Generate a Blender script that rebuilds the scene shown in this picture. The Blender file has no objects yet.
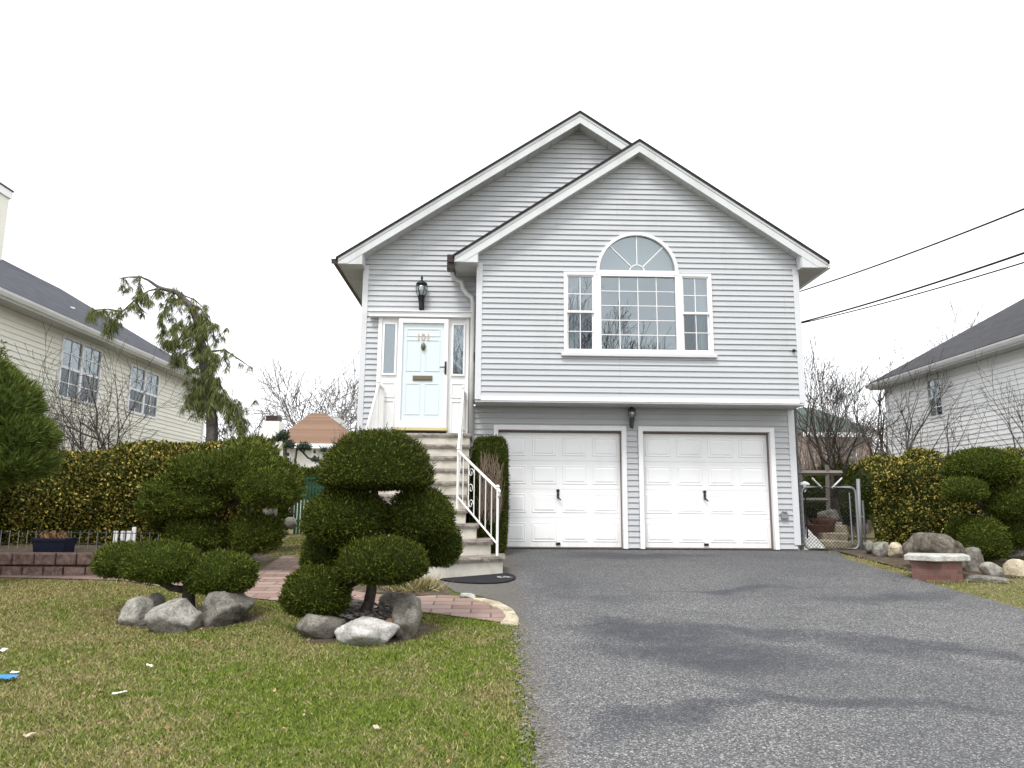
import bpy, bmesh, math, random
import numpy as np
from mathutils import Vector, Matrix, noise as mn
random.seed(7); rng = np.random.default_rng(7)
PI = math.pi
scene = bpy.context.scene
col = scene.collection

# ------------------------------------------------------------------ camera
PITCH, YAW, ROLL, FPX = math.radians(9.42), math.radians(1.46), math.radians(0.435), 739.4
CAM = Vector((0, 0, 1.6))
_r = Vector((math.cos(YAW), -math.sin(YAW), 0))
FW = Vector((math.sin(YAW)*math.cos(PITCH), math.cos(YAW)*math.cos(PITCH), math.sin(PITCH)))
_u = _r.cross(FW)
RT = _r*math.cos(ROLL) + _u*math.sin(ROLL)
UP = -_r*math.sin(ROLL) + _u*math.cos(ROLL)
cd = bpy.data.cameras.new('camera'); cam = bpy.data.objects.new('camera', cd); col.objects.link(cam)
cam.matrix_world = Matrix(((RT.x, UP.x, -FW.x, CAM.x), (RT.y, UP.y, -FW.y, CAM.y), (RT.z, UP.z, -FW.z, CAM.z), (0, 0, 0, 1)))
cd.sensor_width = 36; cd.lens = 36*FPX/1024; cd.clip_end = 2000; cd.clip_start = 0.05
scene.camera = cam

def ray(px, py): return RT*((px-512)/FPX) - UP*((py-384)/FPX) + FW
def at(px, py, Y):                       # the point at depth Y seen at a pixel of the photograph
    d = ray(px, py); return CAM + d*(Y/d.y)
SL = 0.062
def gz(x, y):                            # height of the terrain
    if y <= 0: return 0.0
    if y <= 13.6: return SL*y
    return SL*13.6
def gp(px, py):
    d = ray(px, py); t = CAM.z/(SL*d.y-d.z); return CAM + d*t

# ------------------------------------------------------------------ world, light
w = bpy.data.worlds.new('World'); scene.world = w; w.use_nodes = True
nt = w.node_tree; nt.nodes.clear()
SUN_EL, SUN_AZ = math.radians(58), math.radians(205)     # azimuth clockwise from +Y: behind the camera, to its left
sky = nt.nodes.new('ShaderNodeTexSky'); sky.sky_type = 'NISHITA'; sky.sun_disc = False
sky.sun_elevation = SUN_EL; sky.sun_rotation = SUN_AZ; sky.dust_density = 6; sky.air_density = 1.0; sky.ozone_density = 1
hs = nt.nodes.new('ShaderNodeHueSaturation'); hs.inputs['Saturation'].default_value = 0.12
cl = nt.nodes.new('ShaderNodeMix'); cl.data_type = 'RGBA'
tc = nt.nodes.new('ShaderNodeTexCoord'); nz = nt.nodes.new('ShaderNodeTexNoise'); nz.inputs['Scale'].default_value = 2.2; nz.inputs['Detail'].default_value = 4
cr = nt.nodes.new('ShaderNodeMapRange'); cr.inputs['From Min'].default_value = .3; cr.inputs['From Max'].default_value = .7
cr.inputs['To Min'].default_value = .82; cr.inputs['To Max'].default_value = .95
bg = nt.nodes.new('ShaderNodeBackground'); bg.inputs['Strength'].default_value = 0.11
wo = nt.nodes.new('ShaderNodeOutputWorld')
L = nt.links
L.new(sky.outputs[0], hs.inputs['Color']); L.new(tc.outputs['Generated'], nz.inputs['Vector']); L.new(nz.outputs['Fac'], cr.inputs['Value'])
L.new(cr.outputs[0], cl.inputs[0]); L.new(hs.outputs[0], cl.inputs[6]); cl.inputs[7].default_value = (10.3, 10.5, 10.8, 1)
L.new(cl.outputs[2], bg.inputs['Color']); L.new(bg.outputs[0], wo.inputs['Surface'])
sd = bpy.data.lights.new('sun', 'SUN'); sd.energy = 1.5; sd.angle = math.radians(16); sd.color = (1, .97, .93)
so = bpy.data.objects.new('sun', sd); col.objects.link(so)
sv = Vector((math.sin(SUN_AZ)*math.cos(SUN_EL), math.cos(SUN_AZ)*math.cos(SUN_EL), math.sin(SUN_EL)))
so.rotation_euler = sv.to_track_quat('Z', 'Y').to_euler()
vs = scene.view_settings; vs.view_transform = 'Standard'; vs.look = 'None'; vs.gamma = 1; vs.exposure = 0.74; vs.use_curve_mapping = False
scene.render.resolution_x = 1024; scene.render.resolution_y = 768
scene.cycles.max_bounces = 6

# ------------------------------------------------------------------ materials
def mat(name, base=(.5, .5, .5), rough=.7, metal=0, spec=.3):
    m = bpy.data.materials.new(name); m.use_nodes = True
    b = m.node_tree.nodes['Principled BSDF']
    b.inputs['Base Color'].default_value = (*base, 1); b.inputs['Roughness'].default_value = rough
    b.inputs['Metallic'].default_value = metal; b.inputs['Specular IOR Level'].default_value = spec
    return m
class N:                                  # small node-building helper
    def __init__(s, m): s.t = m.node_tree; s.b = s.t.nodes['Principled BSDF']
    def add(s, k, **kw):
        n = s.t.nodes.new(k)
        for a, v in kw.items(): setattr(n, a, v)
        return n
    def link(s, a, b): s.t.links.new(a, b)
    def pos(s):
        return s.add('ShaderNodeTexCoord').outputs['Object']
    def geo(s): return s.add('ShaderNodeNewGeometry')
    def noise(s, scale, detail=3, vec=None, rough=.55, dist=0, sc3=None):
        n = s.add('ShaderNodeTexNoise'); n.inputs['Scale'].default_value = scale; n.inputs['Detail'].default_value = detail
        n.inputs['Roughness'].default_value = rough; n.inputs['Distortion'].default_value = dist
        v = vec or s.geo().outputs['Position']
        if sc3:
            mp = s.add('ShaderNodeMapping'); mp.inputs['Scale'].default_value = sc3; s.link(v, mp.inputs[0]); v = mp.outputs[0]
        s.link(v, n.inputs['Vector']); return n.outputs['Fac']
    def ramp(s, fac, stops, interp='LINEAR'):
        r = s.add('ShaderNodeValToRGB'); r.color_ramp.interpolation = interp; e = r.color_ramp.elements
        while len(e) < len(stops): e.new(.5)
        for i, (p, c) in enumerate(stops):
            e[i].position = p; e[i].color = (*c, 1) if len(c) == 3 else c
        s.link(fac, r.inputs[0]); return r.outputs[0]
    def g(s, fac, a, b, lo=0., hi=1.):
        r = s.add('ShaderNodeMapRange'); s.link(fac, r.inputs[0])
        for k, v in zip(('From Min', 'From Max', 'To Min', 'To Max'), (a, b, lo, hi)): r.inputs[k].default_value = v
        return r.outputs[0]
    def mix(s, fac, a, b, blend='MIX'):
        n = s.add('ShaderNodeMix', data_type='RGBA', blend_type=blend)
        for i, v in ((0, fac), (6, a), (7, b)):
            if isinstance(v, (int, float)): n.inputs[i].default_value = v
            elif isinstance(v, tuple): n.inputs[i].default_value = (*v, 1)
            else: s.link(v, n.inputs[i])
        return n.outputs[2]
    def math(s, op, a, b=0.):
        n = s.add('ShaderNodeMath', operation=op)
        for i, v in enumerate((a, b)):
            if isinstance(v, (int, float)): n.inputs[i].default_value = v
            else: s.link(v, n.inputs[i])
        return n.outputs[0]
    def bump(s, h, strength=.3, dist=.01):
        b = s.add('ShaderNodeBump'); b.inputs['Strength'].default_value = strength; b.inputs['Distance'].default_value = dist
        s.link(h, b.inputs['Height']); s.link(b.outputs[0], s.b.inputs['Normal'])
    def color(s, c): s.link(c, s.b.inputs['Base Color'])

def painted(name, c, dirt=.12, rough=.5, sc=3.0, streak=(1, 1, .15)):
    m = mat(name, c, rough); n = N(m)
    a = n.noise(sc, 5, sc3=streak); b = n.noise(38, 3)
    f = n.math('MULTIPLY', n.g(a, .45, .75, 0, 1), dirt*2.2)
    c2 = tuple(x*.62 for x in c)
    k = n.mix(f, c, (c2[0]*1.02, c2[1]*.98, c2[2]*.9))
    n.color(n.mix(n.g(b, .35, .7, 0, .12), k, c2)); n.bump(b, .06, .002); return m
M = {}
def siding_mat(name, c, var=.05):
    m = mat(name, c, .48); n = N(m)
    a = n.noise(1.1, 4, sc3=(.5, .5, 2.5)); b = n.noise(2.5, 5, sc3=(1, 1, .2))
    w_ = n.add('ShaderNodeTexWhiteNoise', noise_dimensions='1D')
    p = n.add('ShaderNodeSeparateXYZ'); n.link(n.geo().outputs['Position'], p.inputs[0])
    n.link(n.math('FLOOR', n.math('MULTIPLY', p.outputs[2], 1/.2032)), w_.inputs['W'])
    k = n.mix(n.g(w_.outputs['Value'], 0, 1, 0, .5), c, tuple(x*(1-2*var) for x in c))
    k = n.mix(n.g(a, .5, .8, 0, .35), k, tuple(x*.8 for x in c))
    k = n.mix(n.g(b, .55, .8, 0, .3), k, (c[0]*.72, c[1]*.7, c[2]*.64))
    bt = n.add('ShaderNodeTexBrick'); cb = n.add('ShaderNodeCombineXYZ'); n.link(n.math('ADD', p.outputs[0], p.outputs[1]), cb.inputs[0]); n.link(p.outputs[2], cb.inputs[1]); n.link(cb.outputs[0], bt.inputs['Vector'])
    for q, v in (('Scale', 1), ('Mortar Size', .0035), ('Brick Width', 3.05), ('Row Height', .2032), ('Mortar Smooth', .1)): bt.inputs[q].default_value = v
    bt.offset = .37; bt.offset_frequency = 3; bt.squash = 1
    sm = n.math('MULTIPLY', bt.outputs['Fac'], n.g(n.noise(.8, 1), .45, .55, 0, .55)); k = n.mix(sm, k, tuple(x*.45 for x in c))
    n.color(k); n.bump(n.math('ADD', n.noise(60, 3, sc3=(.25, .25, 1)), n.math('MULTIPLY', n.noise(1.7, 2), 3.)), .25, .004); return m
M['siding'] = siding_mat('grey_vinyl_siding', (.505, .52, .54))
M['siding_low'] = siding_mat('grey_vinyl_siding_lower', (.50, .51, .525))
M['cream_siding'] = siding_mat('cream_vinyl_siding', (.80, .78, .68))
M['white_siding'] = siding_mat('white_vinyl_siding', (.90, .90, .90))
M['trim'] = painted('white_trim', (.86, .86, .87), .10)
M['trim_grey'] = painted('pale_corner_board', (.66, .67, .695), .08)
M['fascia'] = painted('fascia_aluminium', (.62, .64, .65), .2)
M['soffit'] = painted('soffit_vinyl', (.52, .52, .52), .15)
M['storm'] = painted('storm_door_pale_blue', (.67, .75, .765), .05, .25)
M['door_white'] = painted('door_white', (.86, .86, .86), .04, .4)
def garage_mat():
    m = mat('garage_door_paint', (.84, .84, .85), .42); n = N(m); P = n.geo().outputs['Position']; p = n.add('ShaderNodeSeparateXYZ'); n.link(P, p.inputs[0])
    a = n.noise(2.2, 5, sc3=(1, 1, .4)); b = n.noise(14, 4, sc3=(1, 1, .25))
    f = n.math('MULTIPLY', n.g(p.outputs[2], .86, 1.2, .3, 0), n.g(b, .35, .65, .1, 1)); k = n.mix(f, (.90, .90, .90), (.45, .41, .35))
    k = n.mix(n.g(a, .5, .75, 0, .22), k, (.60, .60, .60)); n.color(k); n.bump(n.math('ADD', a, n.math('MULTIPLY', b, .3)), .2, .006); return m
M['garage_white'] = garage_mat()
M['old_garage_white'] = painted('garage_door_paint', (.84, .84, .85), .05, .42, 1.2)
M['brown_metal'] = mat('brown_aluminium', (.035, .022, .02), .45)
M['pale_metal'] = painted('downspout_enamel', (.66, .65, .63), .12)
M['black_metal'] = mat('black_lantern_metal', (.012, .012, .013), .35, .3, .5)
M['dark_gap'] = mat('weather_strip', (.20, .16, .145), .8)
M['brass'] = mat('old_brass', (.17, .145, .10), .5, .6)
M['steel'] = mat('galvanised_steel', (.27, .28, .29), .6, .3)
M['iron_white'] = painted('white_painted_iron', (.80, .79, .77), .12, .4, 6)
M['rubber'] = mat('black_rubber', (.012, .012, .016), .85)
M['room'] = mat('dim_room', (.10, .105, .11), .9)
M['curtain'] = mat('sheer_curtain', (.62, .64, .66), .9)
M['navy'] = mat('navy_plastic', (.008, .012, .035), .5)
M['wire'] = mat('black_cable', (.02, .02, .02), .6)
M['threshold'] = painted('cream_threshold', (.62, .54, .30), .2)
M['yellowed'] = painted('bare_wood_grey', (.22, .2, .175), .4, .8)

def glass_mat(name, tint, refl):
    m = bpy.data.materials.new(name); m.use_nodes = True; t = m.node_tree; t.nodes.clear()
    o = t.nodes.new('ShaderNodeOutputMaterial'); mx = t.nodes.new('ShaderNodeMixShader'); tr = t.nodes.new('ShaderNodeBsdfTransparent')
    gl = t.nodes.new('ShaderNodeBsdfGlossy'); gl.inputs['Roughness'].default_value = .01; gl.inputs['Color'].default_value = (*tint, 1)
    tr.inputs['Color'].default_value = (.75, .79, .8, 1); mx.inputs[0].default_value = refl
    bu = t.nodes.new('ShaderNodeBump'); no = t.nodes.new('ShaderNodeTexNoise'); no.inputs['Scale'].default_value = 1.6; bu.inputs['Strength'].default_value = .03
    g = t.nodes.new('ShaderNodeNewGeometry'); t.links.new(g.outputs['Position'], no.inputs['Vector']); t.links.new(no.outputs['Fac'], bu.inputs['Height']); t.links.new(bu.outputs[0], gl.inputs['Normal'])
    t.links.new(tr.outputs[0], mx.inputs[1]); t.links.new(gl.outputs[0], mx.inputs[2]); t.links.new(mx.outputs[0], o.inputs['Surface']); return m
M['glass'] = glass_mat('window_glass', (.66, .72, .75), .24)
M['screen'] = glass_mat('insect_screen_glass', (.7, .75, .8), .10)
M['lamp_glass'] = glass_mat('lantern_glass', (.95, .95, 1.0), .25)

def asphalt():
    m = mat('driveway_asphalt', (.1, .1, .1), .92, 0, .12); n = N(m)
    P = n.geo().outputs['Position']
    v = n.add('ShaderNodeTexVoronoi'); v.inputs['Scale'].default_value = 115; n.link(P, v.inputs['Vector'])
    sep = n.add('ShaderNodeSeparateColor'); n.link(v.outputs['Color'], sep.inputs[0])
    spk = n.ramp(sep.outputs[0], [(0, (.035, .035, .038)), (.35, (.078, .079, .083)), (.7, (.15, .15, .148)), (.9, (.29, .285, .275)), (1, (.5, .49, .46))])
    fine = n.noise(140, 2)
    spk = n.mix(n.g(fine, .3, .7, 0, .5), spk, (.125, .125, .128))
    big = n.noise(.55, 5, rough=.6, dist=.6); med = n.noise(2.6, 5, rough=.65, dist=.3)
    # sealed dark patches: noise-warped ellipses fixed to the driveway
    warp = n.add('ShaderNodeTexNoise'); warp.inputs['Scale'].default_value = 1.1; warp.inputs['Detail'].default_value = 4; n.link(P, warp.inputs['Vector'])
    sub = n.add('ShaderNodeVectorMath', operation='SUBTRACT'); n.link(warp.outputs['Color'], sub.inputs[0]); sub.inputs[1].default_value = (.5, .5, .5)
    scl = n.add('ShaderNodeVectorMath', operation='SCALE'); n.link(sub.outputs[0], scl.inputs[0]); scl.inputs['Scale'].default_value = 1.1
    ad = n.add('ShaderNodeVectorMath', operation='ADD'); n.link(P, ad.inputs[0]); n.link(scl.outputs[0], ad.inputs[1])
    sx = n.add('ShaderNodeSeparateXYZ'); n.link(ad.outputs[0], sx.inputs[0])
    tot = None
    for (cx, cy, rx, ry, ang, s) in STAINS:
        ca, sa = math.cos(ang), math.sin(ang)
        dx = n.math('SUBTRACT', sx.outputs[0], cx); dy = n.math('SUBTRACT', sx.outputs[1], cy)
        u = n.math('DIVIDE', n.math('ADD', n.math('MULTIPLY', dx, ca), n.math('MULTIPLY', dy, sa)), rx)
        q = n.math('DIVIDE', n.math('SUBTRACT', n.math('MULTIPLY', dy, ca), n.math('MULTIPLY', dx, sa)), ry)
        r2 = n.math('ADD', n.math('MULTIPLY', u, u), n.math('MULTIPLY', q, q))
        f = n.g(r2, .15, 1.3, s, 0)
        tot = f if tot is None else n.math('MAXIMUM', tot, f)
    tot = n.math('MULTIPLY', tot, n.g(med, .3, .55, .55, 1))
    c = n.mix(n.math('MULTIPLY', tot, .70), spk, (.034, .037, .047))
    c = n.mix(n.g(big, .42, .68, 0, .42), c, (.06, .062, .07))
    c = n.mix(n.g(med, .55, .8, 0, .35), c, (.05, .05, .055))
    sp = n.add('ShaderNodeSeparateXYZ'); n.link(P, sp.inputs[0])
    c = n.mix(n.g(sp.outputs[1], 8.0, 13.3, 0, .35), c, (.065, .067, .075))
    cv = n.add('ShaderNodeTexVoronoi', feature='DISTANCE_TO_EDGE'); cv.inputs['Scale'].default_value = .55; n.link(ad.outputs[0], cv.inputs['Vector'])
    cm = n.math('MULTIPLY', n.g(cv.outputs['Distance'], .0, .012, 1, 0), n.g(n.noise(.7, 3), .54, .62, 0, .4)); c = n.mix(cm, c, (.03, .03, .032))
    ed_ = n.g(n.math('ADD', sp.outputs[0], n.math('MULTIPLY', n.noise(5, 4), .25)), .36, .6, .6, 0); c = n.mix(ed_, c, (.13, .115, .095))
    n.color(c); n.bump(sep.outputs[0], .5, .006); return m
def grass_ground(name, sparse=False):
    m = mat(name, (.1, .1, .05), .95, 0, .05); n = N(m)
    a = n.noise(.9, 5, rough=.65, dist=.5); b = n.noise(7, 5, rough=.7); c = n.noise(60, 3, rough=.7)
    g = n.ramp(c, [(.25, (.035, .045, .014)), (.5, (.085, .115, .028)), (.75, (.15, .19, .05))])
    st = n.ramp(c, [(.25, (.09, .065, .038)), (.5, (.20, .165, .095)), (.75, (.38, .33, .22))])
    f = n.math('ADD', n.g(a, .38, .66, 0, .8), n.g(b, .4, .7, -.15, .45))
    sp = n.add('ShaderNodeSeparateXYZ'); n.link(n.geo().outputs['Position'], sp.inputs[0])
    f = n.math('ADD', f, n.g(sp.outputs[0], -4.5, -.6, .38, -.14)); f = n.math('ADD', f, n.g(sp.outputs[0], 4, 6, 0, .35))
    n.color(n.mix(f, g, st)); n.bump(c, .8, .02); return m
def blades():
    m = mat('grass_blade', (.1, .15, .04), .8, 0, .06); n = N(m)
    r = n.geo().outputs['Random Per Island']; a = n.noise(.9, 5, rough=.65, dist=.5); b = n.noise(7, 5, rough=.7)
    sp = n.add('ShaderNodeSeparateXYZ'); n.link(n.geo().outputs['Position'], sp.inputs[0])
    f = n.math('ADD', n.g(a, .38, .66, 0, .75), n.g(b, .4, .7, -.15, .45)); f = n.math('ADD', f, n.g(sp.outputs[0], -4.5, -.6, .36, -.14)); f = n.math('ADD', f, n.g(sp.outputs[0], 4, 6, 0, .35))
    f = n.math('ADD', f, n.g(r, 0, 1, -.45, .45))
    g = n.ramp(r, [(0, (.085, .125, .016)), (.5, (.145, .195, .026)), (1, (.22, .265, .05))])
    s = n.ramp(r, [(0, (.17, .145, .055)), (.6, (.26, .225, .09)), (1, (.40, .35, .18))])
    n.color(n.mix(n.g(f, .25, .75), g, s)); return m
def leafmat(name, stops, rough=.6, patch=None):
    m = mat(name, stops[0][1], rough, 0, .08); n = N(m); c = n.ramp(n.geo().outputs['Random Per Island'], stops)
    if patch:
        c = n.mix(n.g(n.noise(patch[1], 4), .42, .66, 0, patch[2]), c, patch[0])
    n.color(c); return m
def stone(name, lo, hi, sc=6, bump=.6):
    m = mat(name, lo, .9); n = N(m); a = n.noise(sc, 6, rough=.7, dist=.4); b = n.noise(sc*9, 4, rough=.75)
    f = n.math('ADD', n.math('MULTIPLY', a, .6), n.math('MULTIPLY', b, .4))
    n.color(n.ramp(f, [(.36, tuple(x*.45 for x in lo)), (.46, lo), (.58, hi), (.7, tuple(min(1, x*1.35) for x in hi))])); n.bump(f, bump, .04); return m
def brickmat(name, c1, c2, mortar, sx_, sz_, msize=.02, axis='XZ', bump=.4):
    m = mat(name, c1, .9); n = N(m); P = n.geo().outputs['Position']; s = n.add('ShaderNodeSeparateXYZ'); n.link(P, s.inputs[0]); cb = n.add('ShaderNodeCombineXYZ')
    n.link(s.outputs['XYZ'.index(axis[0])], cb.inputs[0]); n.link(s.outputs['XYZ'.index(axis[1])], cb.inputs[1])
    b = n.add('ShaderNodeTexBrick'); n.link(cb.outputs[0], b.inputs['Vector'])
    for k, v in (('Scale', 1), ('Mortar Size', msize), ('Brick Width', sx_), ('Row Height', sz_), ('Bias', 0.), ('Mortar Smooth', .3)): b.inputs[k].default_value = v
    b.inputs['Color1'].default_value = (*c1, 1); b.inputs['Color2'].default_value = (*c2, 1); b.inputs['Mortar'].default_value = (*mortar, 1)
    a = n.noise(9, 5, rough=.7)
    n.color(n.mix(n.g(a, .35, .7, 0, .45), b.outputs['Color'], tuple(x*1.4 for x in mortar)))
    h = n.math('ADD', n.math('MULTIPLY', b.outputs['Fac'], -1.), n.math('MULTIPLY', a, .6)); n.bump(h, bump, .01); return m
def shingles(name, c):
    m = mat(name, c, .92); n = N(m); u = n.noise(3, 4, sc3=(1, 1, 4)); v = n.noise(70, 2)
    p = n.add('ShaderNodeSeparateXYZ'); n.link(n.geo().outputs['Position'], p.inputs[0])
    row = n.math('FLOOR', n.math('MULTIPLY', p.outputs[2], 1/.075)); tab = n.math('FLOOR', n.math('ADD', n.math('MULTIPLY', p.outputs[1], 4.), n.math('MULTIPLY', row, .37)))
    wn = n.add('ShaderNodeTexWhiteNoise', noise_dimensions='2D'); cb = n.add('ShaderNodeCombineXYZ'); n.link(row, cb.inputs[0]); n.link(tab, cb.inputs[1]); n.link(cb.outputs[0], wn.inputs['Vector'])
    k = n.mix(wn.outputs['Value'], tuple(x*.72 for x in c), tuple(x*1.3 for x in c)); k = n.mix(n.g(v, .3, .7, 0, .5), k, c)
    n.color(n.mix(n.g(u, .4, .7, 0, .4), k, tuple(x*.7 for x in c)))
    fr = n.math('FRACT', n.math('MULTIPLY', p.outputs[2], 1/.075)); n.bump(fr, .5, .01); return m
STAINS = []
for (px, py, rx, ry, ang, s) in ((655, 634, .85, .55, -.35, 1), (720, 655, 1.1, .45, -.2, 1), (760, 635, 1.3, .28, -.35, .8), (735, 590, 1.1, .16, .2, .9),
                                 (930, 650, 1.2, .32, -.5, .9), (640, 556, 1.5, .42, 0, .9), (590, 548, 1.2, .3, 0, .8), (905, 597, 1.1, .28, .3, .8),
                                 (850, 700, 1.2, .13, -.35, .8), (700, 712, .9, .14, .6, .8), (560, 590, .4, .8, 0, .4), (620, 600, .5, .35, .2, .5)):
    p_ = gp(px, py); STAINS.append((p_.x, p_.y, rx, ry, ang, s))
M['asphalt'] = asphalt(); M['lawn'] = grass_ground('lawn_turf'); M['blade'] = blades()
M['soil'] = stone('garden_soil', (.07, .05, .035), (.13, .10, .07), 8)
M['street'] = stone('street_asphalt', (.06, .06, .062), (.1, .1, .1), 30, .3)
M['concrete'] = stone('pavement_concrete', (.32, .31, .29), (.42, .41, .39), 5, .2)
M['yew'] = leafmat('yew_needles', [(0, (.014, .020, .004)), (.4, (.042, .058, .007)), (.8, (.095, .115, .014)), (1, (.19, .20, .035))], .6, ((.032, .040, .010), 3.5, .45))
M['yew_bright'] = leafmat('yew_bright_needles', [(0, (.018, .028, .005)), (.4, (.055, .078, .010)), (.8, (.115, .145, .018)), (1, (.21, .23, .04))], .6, ((.04, .048, .013), 3.5, .5))
M['juniper'] = leafmat('juniper_needles', [(0, (.05, .065, .012)), (.5, (.11, .135, .025)), (1, (.22, .22, .06))], .6)
M['pine'] = leafmat('pine_needles', [(0, (.03, .048, .012)), (.5, (.10, .14, .03)), (.85, (.19, .24, .055)), (1, (.30, .33, .10))], .5)
M['weep'] = leafmat('weeping_pine_needles', [(0, (.06, .07, .02)), (.5, (.105, .13, .04)), (.85, (.19, .21, .07)), (1, (.30, .29, .12))], .5)
M['leaf'] = leafmat('variegated_leaves', [(0, (.022, .032, .007)), (.35, (.065, .078, .014)), (.55, (.15, .145, .025)), (.72, (.38, .33, .07)), (.92, (.55, .45, .13)), (1, (.5, .33, .12))], .5, ((.05, .065, .018), 1.8, .45))
M['bark'] = stone('dark_bark', (.05, .04, .033), (.10, .085, .07), 14)
M['bark_grey'] = stone('grey_bark', (.085, .075, .068), (.16, .145, .13), 12)
M['bark_far'] = stone('far_bark', (.13, .12, .115), (.2, .185, .175), 9)
M['rock'] = stone('grey_boulder', (.20, .19, .165), (.40, .38, .34), 5, .9)
M['rock_dark'] = stone('weathered_boulder', (.14, .13, .11), (.28, .26, .225), 5, .9)
M['rock_brown'] = stone('brown_boulder', (.11, .095, .075), (.24, .21, .17), 8, .9)
M['rock_white'] = stone('pale_quartz_boulder', (.36, .35, .325), (.6, .59, .55), 7, .6)
M['rock_tan'] = stone('tan_flagstone', (.34, .29, .2), (.55, .49, .37), 5, .5)
M['pebble'] = stone('small_pebbles', (.12, .11, .1), (.3, .28, .25), 20, .6)
M['wallblock'] = stone('red_concrete_block', (.15, .095, .08), (.27, .19, .165), 9, .7)
M['planter_brick'] = brickmat('red_brick', (.13, .05, .042), (.19, .08, .065), (.12, .09, .08), .2, .066, .008)
M['paver'] = brickmat('pink_paver', (.24, .145, .12), (.36, .27, .235), (.12, .09, .07), .42, .21, .012, 'XY', .3)
M['edge_paver'] = brickmat('edging_paver', (.32, .25, .22), (.36, .29, .25), (.1, .08, .06), .3, .5, .012, 'XY', .3)
M['riser'] = painted('pale_stone_riser', (.60, .57, .50), .35, .85, 5, (1, 1, 1))
M['tread'] = stone('weathered_bluestone', (.20, .175, .15), (.36, .325, .28), 7, .8)
M['foundation'] = brickmat('foundation_block', (.22, .19, .16), (.26, .22, .19), (.3, .28, .26), .4, .1, .008)
M['roof_slate'] = shingles('blue_grey_shingles', (.055, .058, .072))
M['roof_dark'] = shingles('charcoal_shingles', (.042, .042, .047))
M['roof_black'] = shingles('black_shingles', (.03, .026, .026))
M['roof_brown'] = shingles('tan_shingles', (.19, .115, .075))
M['roof_green'] = shingles('green_shingles', (.07, .10, .09))
M['pink_wall'] = painted('pink_stucco', (.5, .38, .34), .2)
M['white_wall'] = painted('white_render', (.78, .77, .74), .1)
M['green_plastic'] = mat('green_plastic', (.015, .07, .035), .5)
M['terracotta'] = stone('terracotta', (.13, .06, .04), (.22, .10, .07), 10, .2)
M['blue_paper'] = mat('blue_plastic_film', (.03, .22, .45), .4)
M['white_paper'] = mat('white_paper', (.75, .74, .7), .9)
M['straw'] = leafmat('ornamental_grass_blades', [(0, (.13, .13, .045)), (.5, (.30, .26, .12)), (1, (.5, .44, .26))], .7)
M['twig'] = leafmat('bare_twigs', [(0, (.12, .085, .06)), (1, (.30, .235, .18))], .9)
M['thicket'] = leafmat('thicket_twigs', [(0, (.085, .065, .055)), (1, (.22, .18, .155))], .9)
M['dryleaf'] = leafmat('dry_leaves', [(0, (.2, .10, .05)), (1, (.42, .26, .15))], .8)
M['light_glow'] = mat('bulb_white', (.7, .7, .68), .4)

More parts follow.
